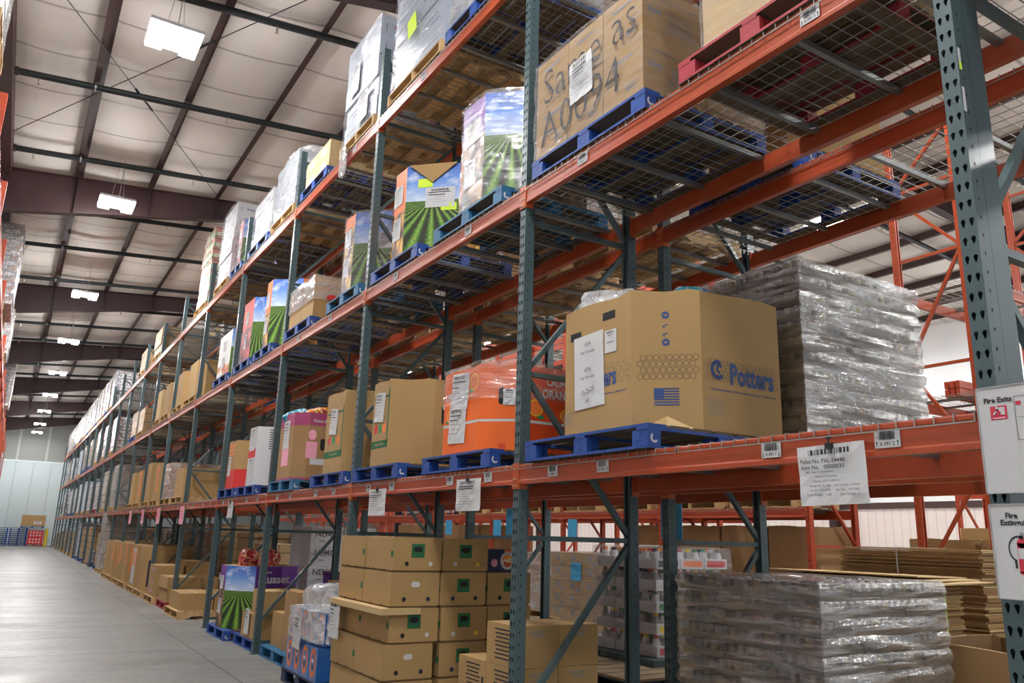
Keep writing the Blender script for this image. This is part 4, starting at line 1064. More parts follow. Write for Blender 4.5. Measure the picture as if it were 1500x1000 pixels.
# orange citrus bin
def pal1(m, yn, yf, lab, W=1.08, x=None): pallet(m, x0 if x is None else x, yn, z1, yf - yn, W, lab)
pal1('blue', 5.22, 6.40, 'blue block pallet under the bright orange citrus bin')
oz = z1 + PZ; mats = ['print_orange'] * 8; L, W, H, c = 1.05, 1.10, .70, .22
t = gaylord('citrus_bin', 'bright orange citrus bulk bin under clear stretch film on the first shelf', (3.07, 5.27, oz), L, W, H, ['print_orange', 'print_orange', 'print_deep', 'print_orange', 'print_orange', 'print_orange', 'print_orange', 'print_orange'], c, False, .006)
p = MB(); put_rect(p, (0, L / 2, .245), '-x', L - 2 * c, .022, 'white'); put_rect(p, (W / 2, 0, .245), '-y', W - 2 * c, .022, 'white'); put_rect(p, (c / 2, c / 2, .245), 'c', c * 1.38, .02, 'white')
rslot(p, (c / 2 + .02, c / 2 - .02, .44), 'c', .05, .14)
put_rect(p, (c / 2 + .03, c / 2 - .03, .03), 'c', .06, .06, 'print_deep'); link('stripe_print', p.mesh('stripe_print'), t)
p = MB(); put_text(p, 'CALIFORNIA', (W / 2 + .14, 0, .58), '-y', .085, 'white', .02, sx=.8); put_text(p, 'ORANGES', (W / 2 + .09, 0, .48), '-y', .10, 'white', .03, sx=.8); put_text(p, 'ORANGES', (0, L / 2 + .1, .49), '-x', .08, 'white', .03)
link('lettering', p.mesh('lettering'), t)
p = MB()
for (o_, f_, r_) in (((0, .31, .57), '-x', .07), ((W * .36, 0, .36), '-y', .07), ((W * .62, 0, .32), '-y', .05), ((0, .72, .33), '-x', .05)):
    put_disc(p, o_, f_, r_, 'yellow', .0013); put_disc(p, o_, f_, r_ * .85, 'orange_print', .002); put_disc(p, (o_[0] + (.05 if f_ == '-y' else 0), o_[1] + (.05 if f_ == '-x' else 0), o_[2] - r_), f_, r_ * .5, 'green', .001, 8, r_ * .25)
link('fruit_print', p.mesh('fruit_print'), t)
sheet(t, (0, L / 2 + .02, .52), '-x', .30, .30, 11, tilt=-.08, lines=4); sheet(t, (0, L / 2 + .05, .24), '-x', .29, .30, 12, tilt=-.05, lines=5)
sheet(t, (c * .8, c * .2, .43), 'c', .10, .13, 15, lines=2, name='barcode_label')
wrap_shell(t, L, W, H + .03, c, 'film', 6, z0=.42)
bag('wrapped_goods', 'olive crate wrapped in film behind the orange citrus bin', (4.65, 5.3, z1 + .75), (.7, .7, .3), 'wood_old', 14, 'crate')
pallet('blue_dark', 4.5, 5.1, z1, 1.1, 1.05, 'dark blue pallet in the back row behind the citrus bin')
put_simple('cases_grey', 4.55, 5.1, z1 + PZ, 1.1, 1.0, .62, 'grey wrapped case stack in the back row behind the citrus bin', 'pallet load', 'wrapped_case_stack', 'wrapped case stacks')

# brown bulk boxes with green print
def green_bin(label, y, L, W, H, c, side_slot=True, seed=1):
    t = gaylord('bulk_box', label, (3.08, y, oz), L, W, H, 'cardboard', c, False, .010, seed=seed); p = MB(); FW = L - 2 * c
    put_rect(p, (0, L / 2, .22), '-x', FW * .98, .075, 'ink_green'); put_text(p, 'Product of USA', (-.001, L / 2, .22), '-x', .035, 'cardboard_pale', .01)
    put_rect(p, (0, L / 2 - FW * .44, .50), '-x', .025, .56, 'ink_green'); put_rect(p, (0, L / 2, .70), '-x', FW * .9, .02, 'ink_green')
    for k in range(3): put_disc(p, (0, L / 2 + FW * (.25 - .25 * k), .38), '-x', .045, ('print_red', 'green', 'orange_print')[k], ry=.05)
    put_text(p, 'MARKET', (0, L / 2, .47), '-x', .06, 'ink', .02)
    if side_slot:
        rslot(p, (c + .12, 0, .50), '-y', .07, .19); put_rect(p, (c + .12, 0, .57), '-y', .04, .03, 'white', .002)
        for a, b, w_, h_ in ((c + .30, .45, .025, .50), (c + .46, .45 + .24, .34, .025), (c + .46, .24, .34, .04)): put_rect(p, (a, 0, b), '-y', w_, h_, 'ink_green')
        put_rect(p, (c + .38, 0, .40), '-y', .07, .13, 'ink'); put_rect(p, (c + .38, 0, .42), '-y', .05, .08, 'print_red', .002)
    link('printing', p.mesh('printing'), t); sheet(t, (0, L / 2 + .03, .60), '-x', .24, .30, seed + 20, tilt=-.1, lines=6); return t
pal1('blue', 6.92, 8.10, 'blue block pallet under the tan bulk box with green print')
green_bin('tan octagonal bulk box with green print and oval hand hole beside the citrus bin', 7.0, 1.08, 1.15, .86, .33, seed=3)
pal1('blue', 8.36, 9.5, 'blue pallet just past the second upright on the first shelf')
green_bin('tall narrow tan bulk box with green band past the second upright', 8.42, 1.0, 1.1, .93, .20, False, seed=5)
# onion bin
pal1('blue_teal', 10.2, 11.33, 'worn blue pallet under the pink-banded onion bin'); L, W, H, c = .93, 1.12, .90, .16
t = gaylord('onion_bin', 'brown onion bulk bin with magenta top band and snack bags on top', (3.08, 10.38, oz), L, W, H, 'cardboard_brown', c, True, .006)
p = MB()
for f_, o_, w_ in (('-x', (0, L / 2, H - .09), L - 2 * c), ('c', (c / 2, c / 2, H - .09), c * 1.41), ('-y', (W / 2, 0, H - .09), W - 2 * c)):
    put_rect(p, o_, f_, w_ * .99, .17, 'magenta'); put_rect(p, (o_[0], o_[1], .02), f_, w_ * .99, .035, 'magenta')
put_text(p, 'Onion Bounties', (c + .22, -.001, H - .11), '-y', .06, 'white', .02, sx=.9); put_text(p, 'PREMIUM', (W - c - .0, -.001, H - .1), '-y', .09, 'white', .02)
put_text(p, 'ooooooo', (W / 2, 0, .12), '-y', .09, 'cardboard_pale', .01)
put_disc(p, (c + .05, 0, .60), '-y', .055, 'pink', ry=.07); rslot(p, (c + .20, 0, .48), '-y', .07, .16); put_rect(p, (c + .05, 0, .40), '-y', .15, .22, 'pink'); put_rect(p, (0, L / 2, .35), '-x', .3, .3, 'pink', .0008)
link('printing', p.mesh('printing'), t)
sheet(t, (0, L / 2, .62), '-x', .26, .38, 31, lines=6, curl=.003); sheet(t, (c + .36, 0, .60), '-y', .26, .20, 32, name='barcode_label', lines=4, curl=.002); sheet(t, (c + .14, 0, .25), '-y', .2, .08, 33, name='barcode_label', lines=1, bar=False, curl=.001)
for i, (dx, dy, mn, lab) in enumerate([(.35, .25, 'snack_orange', 'orange snack bag, left in the heap on the onion bin'), (.62, .3, 'snack_orange', 'orange and yellow snack bag in the heap on the onion bin'),
                                     (.85, .4, 'snack', 'red and white snack bag at the back of the onion bin'), (.18, .75, 'snack_blue', 'blue and white bag at the aisle corner of the onion bin')]):
    bag('snack_bag', lab, (3.08 + dx, 10.38 + dy * .8, oz + H - .1), (.34, .3, .2), mn, 40 + i, rot=(0, .2 * i - .2, i))
# white and red striped bin
pal1('blue', 12.08, 13.2, 'blue pallet under the white bin with red stripes'); L, W, H, c = 1.02, 1.1, .90, .3
t = gaylord('striped_bin', 'white bulk bin with red diagonal stripes beside the onion bin', (3.08, 12.14, oz), L, W, H, 'white', c, True, .006)
p = MB()
for k in range(6): put_rect(p, (c * .78 + .0, c * .22, .10 + k * .09), 'c', .16, .035, 'ink_red', tilt=.6)
for k in range(9): put_rect(p, (c * .7, c * .3, .84 - k * .035), 'c', .16, .014, 'ink')
put_rect(p, (0, L / 2, .50), '-x', L - 2 * c, .14, 'print_red'); rslot(p, (c * .8, c * .2, .48), 'c', .06, .15); link('printing', p.mesh('printing'), t)
sheet(t, (0, L / 2, .72), '-x', .28, .36, 35, lines=6, curl=.002); sheet(t, (0, L / 2, .26), '-x', .2, .34, 36, lines=6, curl=.002)
pal1('blue', 13.38, 14.52, 'blue pallet under the tan and red bin'); L, W, H, c = 1.05, 1.1, .80, .28
t = gaylord('tomato_bin', 'tan bulk bin with solid red lower half, fourth bay', (3.08, 13.46, oz), L, W, H, 'cardboard', c, False, .006); p = MB()
for f_, o_, w_ in (('-x', (0, L / 2, .16), L - 2 * c), ('c', (c / 2, c / 2, .16), c * 1.41), ('-y', (W / 2, 0, .16), W - 2 * c)): put_rect(p, o_, f_, w_ * .99, .32, 'print_red')
for k in range(3): put_rect(p, (0, L / 2, .72 - .07 * k), '-x', .32, .03, 'orange_print')
rslot(p, (c * .75, c * .25, .42), 'c', .06, .17); link('printing', p.mesh('printing'), t); sheet(t, (0, L / 2 + .1, .38), '-x', .2, .32, 38, lines=5, curl=.002)

# ================================================================== near loads, second shelf
z2 = LV[2] + .008; oz2 = z2 + PZ
def pal2(m, yn, yf, lab, W=1.1, x=None): pallet(m, x0 if x is None else x, yn, z2, yf - yn, W, lab)
pal2('blue', 3.42, 4.72, 'blue pallet under the handwritten Same as boxes', 1.12)
t = thing('carton_stack', 'film-wrapped brown cartons with handwritten Same as A0094', 'pallet load', (x0 + .03, 3.47, oz2)); rnd = random.Random(4)
L, W, H = 1.25, 1.12, .84
def pr(mb, dx, dy, dz, i, j, k):
    if i == 0: put_rect(mb, (.004, dy * .5, dz * .8), '-x', dy * .5, .02, 'ink_grey'); put_barcode(mb, (.004, dy * .3, dz * .25), '-x', .1, .05, 'ink_grey')
    if j == 0:
        put_text(mb, 'DEHYDRATED POTATO FLAKES', (dx * .52, .004, dz * .80), '-y', .032, 'ink_grey', .02, sx=.9)
        for q in range(7): put_rect(mb, (dx * .62, .004, dz * (.62 - .06 * q)), '-y', dx * rnd.uniform(.3, .5), .009, 'ink_grey')
        put_ring(mb, (dx * .2, .004, dz * .55), '-y', .05, .056, 'ink_grey', 12, asp=.8); put_rect(mb, (dx * .2, .004, dz * .55), '-y', .12, .03, 'ink_grey')
cartons(t, 2, 3, 2, L, W, H, 'cardboard', rnd, name='carton', printfn=pr)
p = MB(); put_text(p, 'Same as', (-.012, L * .47, H * .70), '-x', .42, 'ink', -.014, tilt=.06, sx=.82); put_text(p, 'A0094', (-.012, L * .55, H * .27), '-x', .40, 'ink', -.014, tilt=.04, sx=.9)
link('handwriting', p.mesh('handwriting'), t, label='large black marker handwriting')
sheet(t, (-.012, L * .52, H * .52), '-x', .27, .33, 51, tilt=.04, lines=9); wrap_shell(t, L, W, H, 0, 'film', 9, out=.016)
pal2('red', 2.02, 3.12, 'crimson pallet under the cream box on the second shelf', 1.1)
t = gaylord('bulk_box', 'pale cream bulk box on the crimson pallet, second shelf', (x0 + .06, 2.08, oz2), .98, 1.0, .9, 'cardboard_pale', .1, False, .005); wrap_shell(t, .98, 1.0, .9, .1, 'film', 12)
def produce_bin(label, y, L, H, side, lab_word, z, c=.3, W=1.12, seed=1, wrap=False, near=None, sheets=True, title=None, tcol='white', x=None):
    m8 = [side, 'print_field', near or side, side, side, side, side, side]
    t = gaylord('produce_bin', label, ((3.07 if x is None else x), y, z), L, W, H, m8, c, False, .004, seed=seed)
    p = MB()
    if title:
        put_text(p, 'PREMIUM', (c + .15, -.001, H * .90), '-y', .045, tcol, .02); put_text(p, title, (c + (.2 if len(title) < 3 else .3), -.001, H * .79), '-y', .17 if len(title) > 2 else .25, tcol, .03)
        put_text(p, title, (-.001, L / 2 + .1, H * .80), '-x', .14, tcol, .03)
    if title: link('lettering', p.mesh('lettering'), t)
    if sheets:
        sheet(t, (0, L / 2 + .04, H * .72), '-x', L * .20, H * .22, seed + 60, tilt=.03, lines=6, curl=.004); sheet(t, (0, L / 2 + .04, H * .34), '-x', L * .18, H * .24, seed + 61, tilt=-.02, lines=7, curl=.004)
    if wrap: wrap_shell(t, L, W, H + .02, c, 'film', seed + 3, z0=H * .82, out=.016); wrap_shell(t, L, W, H * .8, c, 'film', seed + 4, top=False, out=.01)
    return t
pal2('blue_teal', 5.17, 6.42, 'worn blue pallet under the purple russet potato bin on the second shelf')
produce_bin('purple russet potato bin with crop field picture, film over its top', 5.22, 1.12, 1.05, 'print_russet', 'russet', oz2, .36, seed=2, wrap=True)
t_ = pal2('blue', 6.78, 7.98, 'blue pallet under the orange golden potato bin on the second shelf')
t = produce_bin('orange golden potato bin with folded brown flap, second shelf', 6.82, 1.12, 1.0, 'print_gold', 'gold', oz2, .42, seed=4, title='G')
p = MB(); cc = .42
p.face([(.02 - .02, cc - .02 - .02, 1.004), (cc - .04, 0 - .0, 1.004), (cc / 2 - .012, cc / 2 - .012, .80)], 'cardboard', [(0, 0)] * 3); p.face([(cc - .04, 0, 1.006), (.0, cc - .04, 1.006), (cc / 2 + .1, cc / 2 + .1, 1.01)], 'cardboard', [(0, 0)] * 3)
link('folded_flap', p.mesh('folded_flap'), t)
sheet(t, (cc / 2 + .06, cc / 2 - .06, .63), 'c', .32, .22, 70, name='barcode_label', lines=5, curl=.002)
p = MB(); put_rect(p, (cc / 2 - .06, cc / 2 + .06, .80), 'c', .16, .10, 'lime', .003); link('lime_sticker', p.mesh('lime_sticker'), t); p = MB(); put_rect(p, (cc / 2 + .13, cc / 2 - .13, .52), 'c', .17, .08, 'lime', .004); link('lime_sticker', p.mesh('lime_sticker'), t)
pal2('blue_teal', 8.36, 9.45, 'worn blue pallet under the film-capped golden potato bin'); t = produce_bin('golden potato bin with field picture capped in film, second shelf', 8.4, 1.0, 1.0, 'print_gold_full', '', oz2, .34, seed=7, wrap=True); sheet(t, (.3, .04, .62), 'c', .2, .2, 75, name='barcode_label', lines=5)
pal2('blue', 10.1, 11.3, 'blue pallet under the white-wrapped cartons on the second shelf')
t = thing('carton_stack', 'white film-wrapped cartons on the second shelf, third bay', 'pallet load', (x0 + .04, 10.14, oz2)); cartons(t, 2, 2, 2, 1.1, 1.08, .56, 'cardboard', random.Random(5), name='carton'); wrap_shell(t, 1.1, 1.08, .60, 0, 'film_cloud', 13, z0=.25); 
p = MB(); put_disc(p, (.25, -.02, .3), '-y', .08, 'print_red', ry=.04); put_disc(p, (.4, -.02, .14), '-y', .07, 'yellow'); link('printing', p.mesh('printing'), t)
pal2('blue', 12.0, 13.05, 'blue pallet under the tall golden potato bin in the fourth bay'); t = produce_bin('tall golden potato bin with field picture in the fourth bay', 12.02, 1.05, 1.12, 'print_gold', '', oz2, .38, seed=9); sheet(t, (.3, .08, .72), 'c', .28, .2, 76, name='barcode_label', lines=4)
pal2('blue', 13.3, 14.4, 'blue pallet under the red onion bin'); produce_bin('red onion bin with bright red top, second shelf', 13.35, 1.0, 1.1, 'print_onion', '', oz2, .16, seed=10, title='ON', tcol='yellow')
pal2('blue', 14.9, 16.1, 'blue pallet under the white fruit bin, fifth bay'); produce_bin('white fruit bin with red corner print, second shelf', 14.95, 1.1, .85, 'print_fruit', '', oz2, .04, near='white', seed=12)

# ================================================================== near loads, top shelf
z3 = LV[3] + .008; oz3 = z3 + PZ
def pal3(m, yn, yf, lab, W=1.1, x=None): pallet(m, x0 if x is None else x, yn, z3, yf - yn, W, lab)
def white_stack(label, y, L, H, nz, m, seed, wrapm='film', brand=None, W=1.08, z=None, printc='ink_red'):
    t = thing('carton_stack', label, 'pallet load', (x0 + .04, y, z or oz3)); r_ = random.Random(seed)
    def pr(mb, dx, dy, dz, i, j, k):
        if i == 0: put_rect(mb, (.004, dy * .55, dz * .55), '-x', dy * .5, .02, 'ink_grey'); put_rect(mb, (.004, dy * .4, dz * .3), '-x', dy * .3, .012, 'ink_blue')
        if j == 0 and brand: put_text(mb, brand, (dx * .5, .004, dz * .5), '-y', .07, printc, .03); put_rect(mb, (dx * .15, .004, dz * .4), '-y', .01, dz * .4, 'ink')
    cartons(t, 2, 2, nz, L, W, H, m, r_, name='carton', jit=.018, printfn=pr)
    if wrapm: wrap_shell(t, L, W, H, 0, wrapm, seed, out=.02)
    return t
pal3('blue', 5.25, 6.4, 'blue pallet with film-wrapped load at the top edge of the photo'); white_stack('white film-wrapped cartons on the blue pallet nearest on the top shelf', 5.3, 1.05, 1.2, 4, 'white_box', 61, 'film_cloud')
pal3('wood', 6.5, 7.85, 'wooden pallet under the white RUSH cartons, top shelf'); t = white_stack('white RUSH cartons with lime sticker on a wooden pallet, top shelf', 6.54, 1.28, 1.55, 5, 'white_box', 62, 'film', 'RUSH'); p = MB(); put_rect(p, (-.03, .75, .62), '-x', .22, .26, 'lime', .003, tilt=.2); link('lime_sticker', p.mesh('lime_sticker'), t)
pal3('wood', 8.28, 9.45, 'wooden pallet under the tall blue-white wrapped stack, top shelf'); t = white_stack('tall pale blue-white wrapped RUSH carton stack above the second upright', 8.32, 1.12, 1.42, 5, 'white_box', 63, 'film', 'RUSH'); sheet(t, (-.03, .75, .85), '-x', .3, .42, 64, lines=5); sheet(t, (-.03, .4, .3), '-x', .35, .4, 65, lines=5)
pal3('blue', 9.95, 11.15, 'blue pallet under yellow fruit cartons, top shelf'); t = thing('carton_stack', 'short stack of tan and yellow fruit cartons on the top shelf', 'pallet load', (x0 + .04, 10.0, oz3)); 
def pr(mb, dx, dy, dz, i, j, k): put_disc(mb, (dx * .5, .004, dz * .55), '-y', dz * .3, 'print_red', ry=dz * .2); put_disc(mb, (dx * .5, .003, dz * .3), '-y', dz * .18, 'green'); put_rect(mb, (.004, dy * .5, dz * .5), '-x', dy * .4, dz * .4, 'white')
cartons(t, 2, 2, 2, 1.05, 1.0, .44, 'cardboard_pale', random.Random(8), name='carton', printfn=pr)
pal3('wood', 11.5, 12.75, 'wooden pallet under the domed white-wrapped load, top shelf'); t = white_stack('domed white-wrapped mixed load on a wooden pallet, top shelf', 11.55, 1.15, .95, 3, 'white_box', 66, 'film_cloud'); 
o = bag('wrapped_bundle', 'rounded film-wrapped bundle topping the domed load', (x0 + .55, 12.1, oz3 + .88), (1.0, 1.05, .3), 'film_milky', 66, 'bundle')
p = MB(); put_rect(p, (.24, -.03, .25), '-y', .36, .4, 'navy', .003); put_disc(p, (.3, -.035, .28), '-y', .05, 'ink_red', .004); link('dark_panel', p.mesh('dark_panel'), t)
pal3('blue', 12.95, 14.3, 'blue pallet under white and blue sacks, top shelf'); t = white_stack('white and blue printed sacks wrapped on a blue pallet, top shelf', 13.0, 1.2, .85, 4, 'white', 67, 'film', 'PL', printc='ink_blue')
pal3('blue', 14.75, 15.7, 'blue pallet under the small colourful produce bin, top shelf'); produce_bin('colourful red and gold produce bin with field picture, top shelf', 14.8, .88, .95, 'print_onion', '', oz3, .3, near='print_gold', seed=14, W=1.0, wrap=True)
pal3('wood', 15.9, 17.15, 'wooden pallet under the tall white Simply cartons, top shelf'); white_stack('tall white cartons printed Simply on a wooden pallet, top shelf', 15.95, 1.15, 1.65, 6, 'white', 68, 'film', 'Simply', printc='ink_blue')
pal3('wood', 18.0, 19.3, 'wooden pallet under the tall red and green wrapped cases, top shelf'); put_simple('cases_mix', x0 + .04, 18.05, oz3, 1.2, 1.05, 1.8, 'tall film-wrapped red and green case stack, top shelf', 'pallet load', 'wrapped_case_stack', 'wrapped case stacks')
o = bag('plastic_scrap', 'scrap of clear plastic hanging off the top beam at the second upright', (XA - .06, 9.15, LV[3] - .36), (.06, .22, .42), 'film_milky', 21, 'plastic')

# ================================================================== far loads along the aisle
FAR = []   # (level, y near, length, height, kind, pallet, description, name)
FAR += [(1, 15.9, 0, 0, None, None, '', '')][:0]
FAR += [(1, 18.0, 1.2, .60, 'box:cardboard', 'wood', 'low tan bulk box', 'bulk_box'), (1, 19.5, 1.3, .80, 'box:cardboard_brown', 'wood', 'film-wrapped octagonal brown bulk box', 'bulk_box'),
        (1, 21.3, 1.1, .95, 'box:cardboard', 'wood', 'tan bulk box with orange print', 'bulk_box'), (1, 22.7, 1.1, .98, 'box:cardboard', 'wood', 'tan bulk box with dark arrow print', 'bulk_box'), (1, 24.4, 1.1, .95, 'box:cardboard', 'wood', 'tan bulk box with orange stripe', 'bulk_box'),
        (1, 25.9, 1.1, .95, 'box:cardboard', 'wood', 'plain tan bulk box', 'bulk_box'), (1, 30.9, 1.3, 1.45, 'cases_wrapped', 'wood', 'tall film-wrapped carton stack', 'wrapped_case_stack'), (1, 34.2, 1.3, 1.4, 'cases_wrapped', 'wood', 'film-wrapped carton stack', 'wrapped_case_stack'),
        (1, 37.3, 1.3, 1.1, 'cases_cans', 'red', 'red-labelled can stack on a crimson pallet', 'canned_goods_load'), (1, 40.5, 1.3, 1.2, 'cases_cans', 'wood', 'wrapped can stack', 'canned_goods_load'), (1, 43.6, 1.3, 1.4, 'white_box', 'wood', 'pale wrapped stack', 'wrapped_case_stack'),
        (1, 47, 1.3, 1.4, 'cases_white', 'wood', 'white wrapped stack', 'wrapped_case_stack'), (1, 50.2, 1.3, 1.3, 'cases_cans', 'blue', 'wrapped can stack', 'canned_goods_load'), (1, 55, 1.3, 1.3, 'cases_sodas', 'blue', 'wrapped drink can stack', 'canned_goods_load'), (1, 60, 1.3, 1.3, 'cases_cans', 'wood', 'wrapped can stack', 'canned_goods_load')]
FAR += [(2, 17.9, 1.2, .78, 'box:cardboard', 'wood', 'wide tan bulk box', 'bulk_box'), (2, 19.5, 1.15, .80, 'box:cardboard', 'wood', 'tan bulk box with yellow label', 'bulk_box'), (2, 21.3, 1.1, .8, 'box:cardboard', 'wood', 'plain tan bulk box', 'bulk_box'), (2, 22.7, 1.0, .75, 'box:cardboard_pale', 'wood', 'pale tan bulk box', 'bulk_box'),
        (2, 25.9, 1.2, .7, 'cases_brown', 'wood', 'brown carton stack', 'wrapped_case_stack'), (2, 27.6, 1.2, .78, 'cases_brown', 'blue', 'brown carton stack on a blue pallet', 'wrapped_case_stack'),
        (2, 33.8, 1.3, 1.3, 'cases_cans', 'wood', 'red and white can stack', 'canned_goods_load'), (2, 36.9, 1.3, 1.3, 'cases_cans', 'wood', 'red and white can stack', 'canned_goods_load'), (2, 40.2, 1.3, 1.35, 'cases_cans', 'wood', 'wrapped can stack', 'canned_goods_load'), (2, 44, 1.3, 1.3, 'cases_wrapped', 'blue', 'film-wrapped cartons', 'wrapped_case_stack'),
        (2, 47.5, 1.3, 1.3, 'cases_grey', 'blue', 'grey wrapped cartons', 'wrapped_case_stack'), (2, 51, 1.3, 1.3, 'white_box', 'wood', 'white wrapped stack', 'wrapped_case_stack'), (2, 57, 1.3, 1.3, 'cases_sodas', 'wood', 'wrapped drink cases', 'canned_goods_load'), (2, 62, 1.3, 1.3, 'cases_cans', 'wood', 'wrapped can stack', 'canned_goods_load')]
FAR += [(3, 24.4, 1.3, .75, 'cases_brown', 'wood', 'brown carton stack', 'wrapped_case_stack'), (3, 27.5, 1.2, .70, 'cases_brown', 'wood', 'brown carton stack with dark print', 'wrapped_case_stack')]
for i, y in enumerate([36.9, 38.6, 40.1, 41.8, 43.3, 45, 46.6, 48.3, 49.8, 51.5, 53, 54.7, 56.2, 57.8, 59.4, 61, 62.6, 64.2, 65.8]):
    FAR.append((3, y, 1.25, 1.5, ['cases_sodas', 'cases_cans', 'cases_sodas', 'cases_mix'][i % 4], 'blue' if i % 3 == 1 else 'wood', ['silver wrapped drink can stack', 'wrapped can stack', 'wrapped drink can stack', 'mixed wrapped case stack'][i % 4], 'canned_goods_load'))
FAR += [(0, 18.85, 1.05, .0, None, None, '', '')][:0]
def bay_of(y):
    for b, (a, c_) in enumerate(BAYS):
        if a <= y < c_: return b, ('near' if y < (a + c_) / 2 - .2 else 'far')
    return len(BAYS) - 1, 'far'
def far_load(lv, y, Ln, H, kind, pm, desc, nm, x=None, W=1.08, row='aisle-side row'):
    b, half = bay_of(y); a_, c_ = BAYS[b]; y = max(a_ + .12, min(y, c_ - .12 - Ln)); xx = (x0 if x is None else x); zz = LV[lv] + (.008 if lv else 0)
    lab = '%s, %s, %s bay, %s half, %s' % (desc, LVN[lv].replace(' level', ''), ORD[b], half, row)
    if pm: pallet(pm, xx, y - .04, zz, round(Ln + .08, 1), 1.1, '%s pallet, %s, %s bay, %s half, %s' % (PCOL[pm], LVN[lv].replace(' level', ''), ORD[b], half, row))
    t = put_simple(kind, xx + .03, y, zz + (PZ if pm else .002), Ln, W, H, lab, 'bulk box' if nm == 'bulk_box' else 'pallet load', nm, {'bulk_box': 'tan bulk boxes', 'canned_goods_load': 'wrapped can stacks'}.get(nm, 'wrapped case stacks'))
    if 'orange' in desc:
        p = MB(); p.box(-.003, .3, .2, -.001, .5, H - .1, 'orange_print'); link('orange_print', p.mesh('orange_print'), t)
    if 'arrow' in desc: p = MB(); put_rect(p, (.3, -.0, .5), '-y', .1, .5, 'navy'); p.face([(.2, -.002, .3), (.3, -.002, .15), (.4, -.002, .3)], 'navy', [(0, 0)] * 3); link('arrow_print', p.mesh('arrow_print'), t)
    if 'film-wrapped octagonal' in desc or desc.startswith('tall film') or 'grey wrapped' in desc: wrap_shell(t, Ln, W, H, .16 if nm == 'bulk_box' else 0, 'film_thick', int(y))
    return t
for a in FAR: far_load(*a)

# ================================================================== floor level, aisle side
# fruit cartons stacked beside the second upright
def fruit_box(w, d, h, seed, green=True, name='fruit_box', slot_col='hole', stk='ink_green'):
    """lidded carton with hand slot, vent holes and a sticker on its near side"""
    rnd = random.Random(seed); mb = MB(); mb.box(.004, .004, 0, w - .004, d - .004, h - .003, 'cardboard_dark'); mb.box(-.006, -.006, h * .05, w + .006, d + .006, h, 'cardboard')
    for k in range(2): mb.cyl((-.006, d * (.3 + .4 * k), h * .06), (.0, d * (.3 + .4 * k), h * .06), .012, 6, 'hole')
    me = mb.mesh('carton_body'); p = MB(); y = -.006
    if green: put_rect(p, (w * .5, y, h * .62), '-y', w * .28, h * .40, stk)
    rslot(p, (w * .5, y - .001, h * .66), '-y', w * .19, h * .16, slot_col)
    for k, sx in enumerate((.27, .78)): put_disc(p, (w * sx, y - .001, h * .24), '-y', h * .065, ('hole', 'white', 'yellow', 'hole', 'navy')[(seed + k) % 5], .002)
    if green: put_rect(p, (-.006, d * .04, h * .52), '-x', .05, h * .18, stk)
    return me, p.mesh('printing')
FB = [fruit_box(.44, .60, .285, s, s % 5 != 3, slot_col=('hole', 'hole', 'hole', 'white')[s % 4], stk='ink_green') for s in range(6)]
bx, by = 2.80, 6.42
pallet('blue_dark', bx, by, 0, 1.2, 1.4, 'dark pallet under the big stack of tan fruit cartons by the second upright')
POSN = {(0, 0): 'aisle corner', (0, 1): 'aisle side back', (1, 0): 'middle', (2, 0): 'right', (1, 1): 'middle back', (2, 1): 'right back'}
CN = ['bottom', 'second', 'third', 'fourth', 'top']
for k in range(5):
    for (i, j), pn in POSN.items():
        if i >= 1 and j == 1 and k < 4: continue
        if i == 2 and k == 4: continue
        me, pr_ = FB[(k * 3 + i + j * 2) % 6]; ox = (.03 if k < 2 else 0) * (1 if i == 0 else .5) + random.uniform(-.01, .01)
        if k < 2: ox -= .06 if i == 0 else 0
        o = link('fruit_box', me, None, (bx + .02 + i * .465 + ox, by + .0 + j * .62 + random.uniform(-.006, .006), PZ + k * .288))
        tag(o, 'tan fruit carton, %s position, %s course of the stack beside the second upright' % (pn, CN[k]), 'carton', 'fruit cartons by the second upright'); link('printing', pr_, o)
o = MB(); o.box(-.02, -.02, 0, .34, 1.22, .05, 'cardboard_pale'); fl_ = tag(link('cardboard_edge_board', o.mesh('cardboard_edge_board'), None, (bx - .06, by - .02, PZ + 3 * .288 - .052), 0), 'pale folded cardboard edge board jutting from the fruit carton stack', 'cardboard')
t = thing('pallet_note', 'white handwritten paper stuck on the fruit carton stack', 'paper', (bx - .07, by + 1.05, .70)); sheet(t, (0, 0, .12), '-x', .25, .33, 81, lines=6)
o = MB(); o.box(0, 0, 0, .34, .40, .20, 'navy'); o = tag(link('food_box', o.mesh('food_box'), None, (bx + .96, by + .05, PZ + 4 * .288)), 'dark box with a pictured meal on the right end of the fruit cartons', 'box')
p = MB(); put_disc(p, (.22, 0, .10), '-y', .08, 'white'); put_disc(p, (.22, 0, .10), '-y', .055, 'snack_orange', .003); put_disc(p, (.08, 0, .08), '-y', .035, 'pink'); put_rect(p, (.26, 0, .185), '-y', .15, .02, 'orange_print'); link('printing', p.mesh('printing'), o)
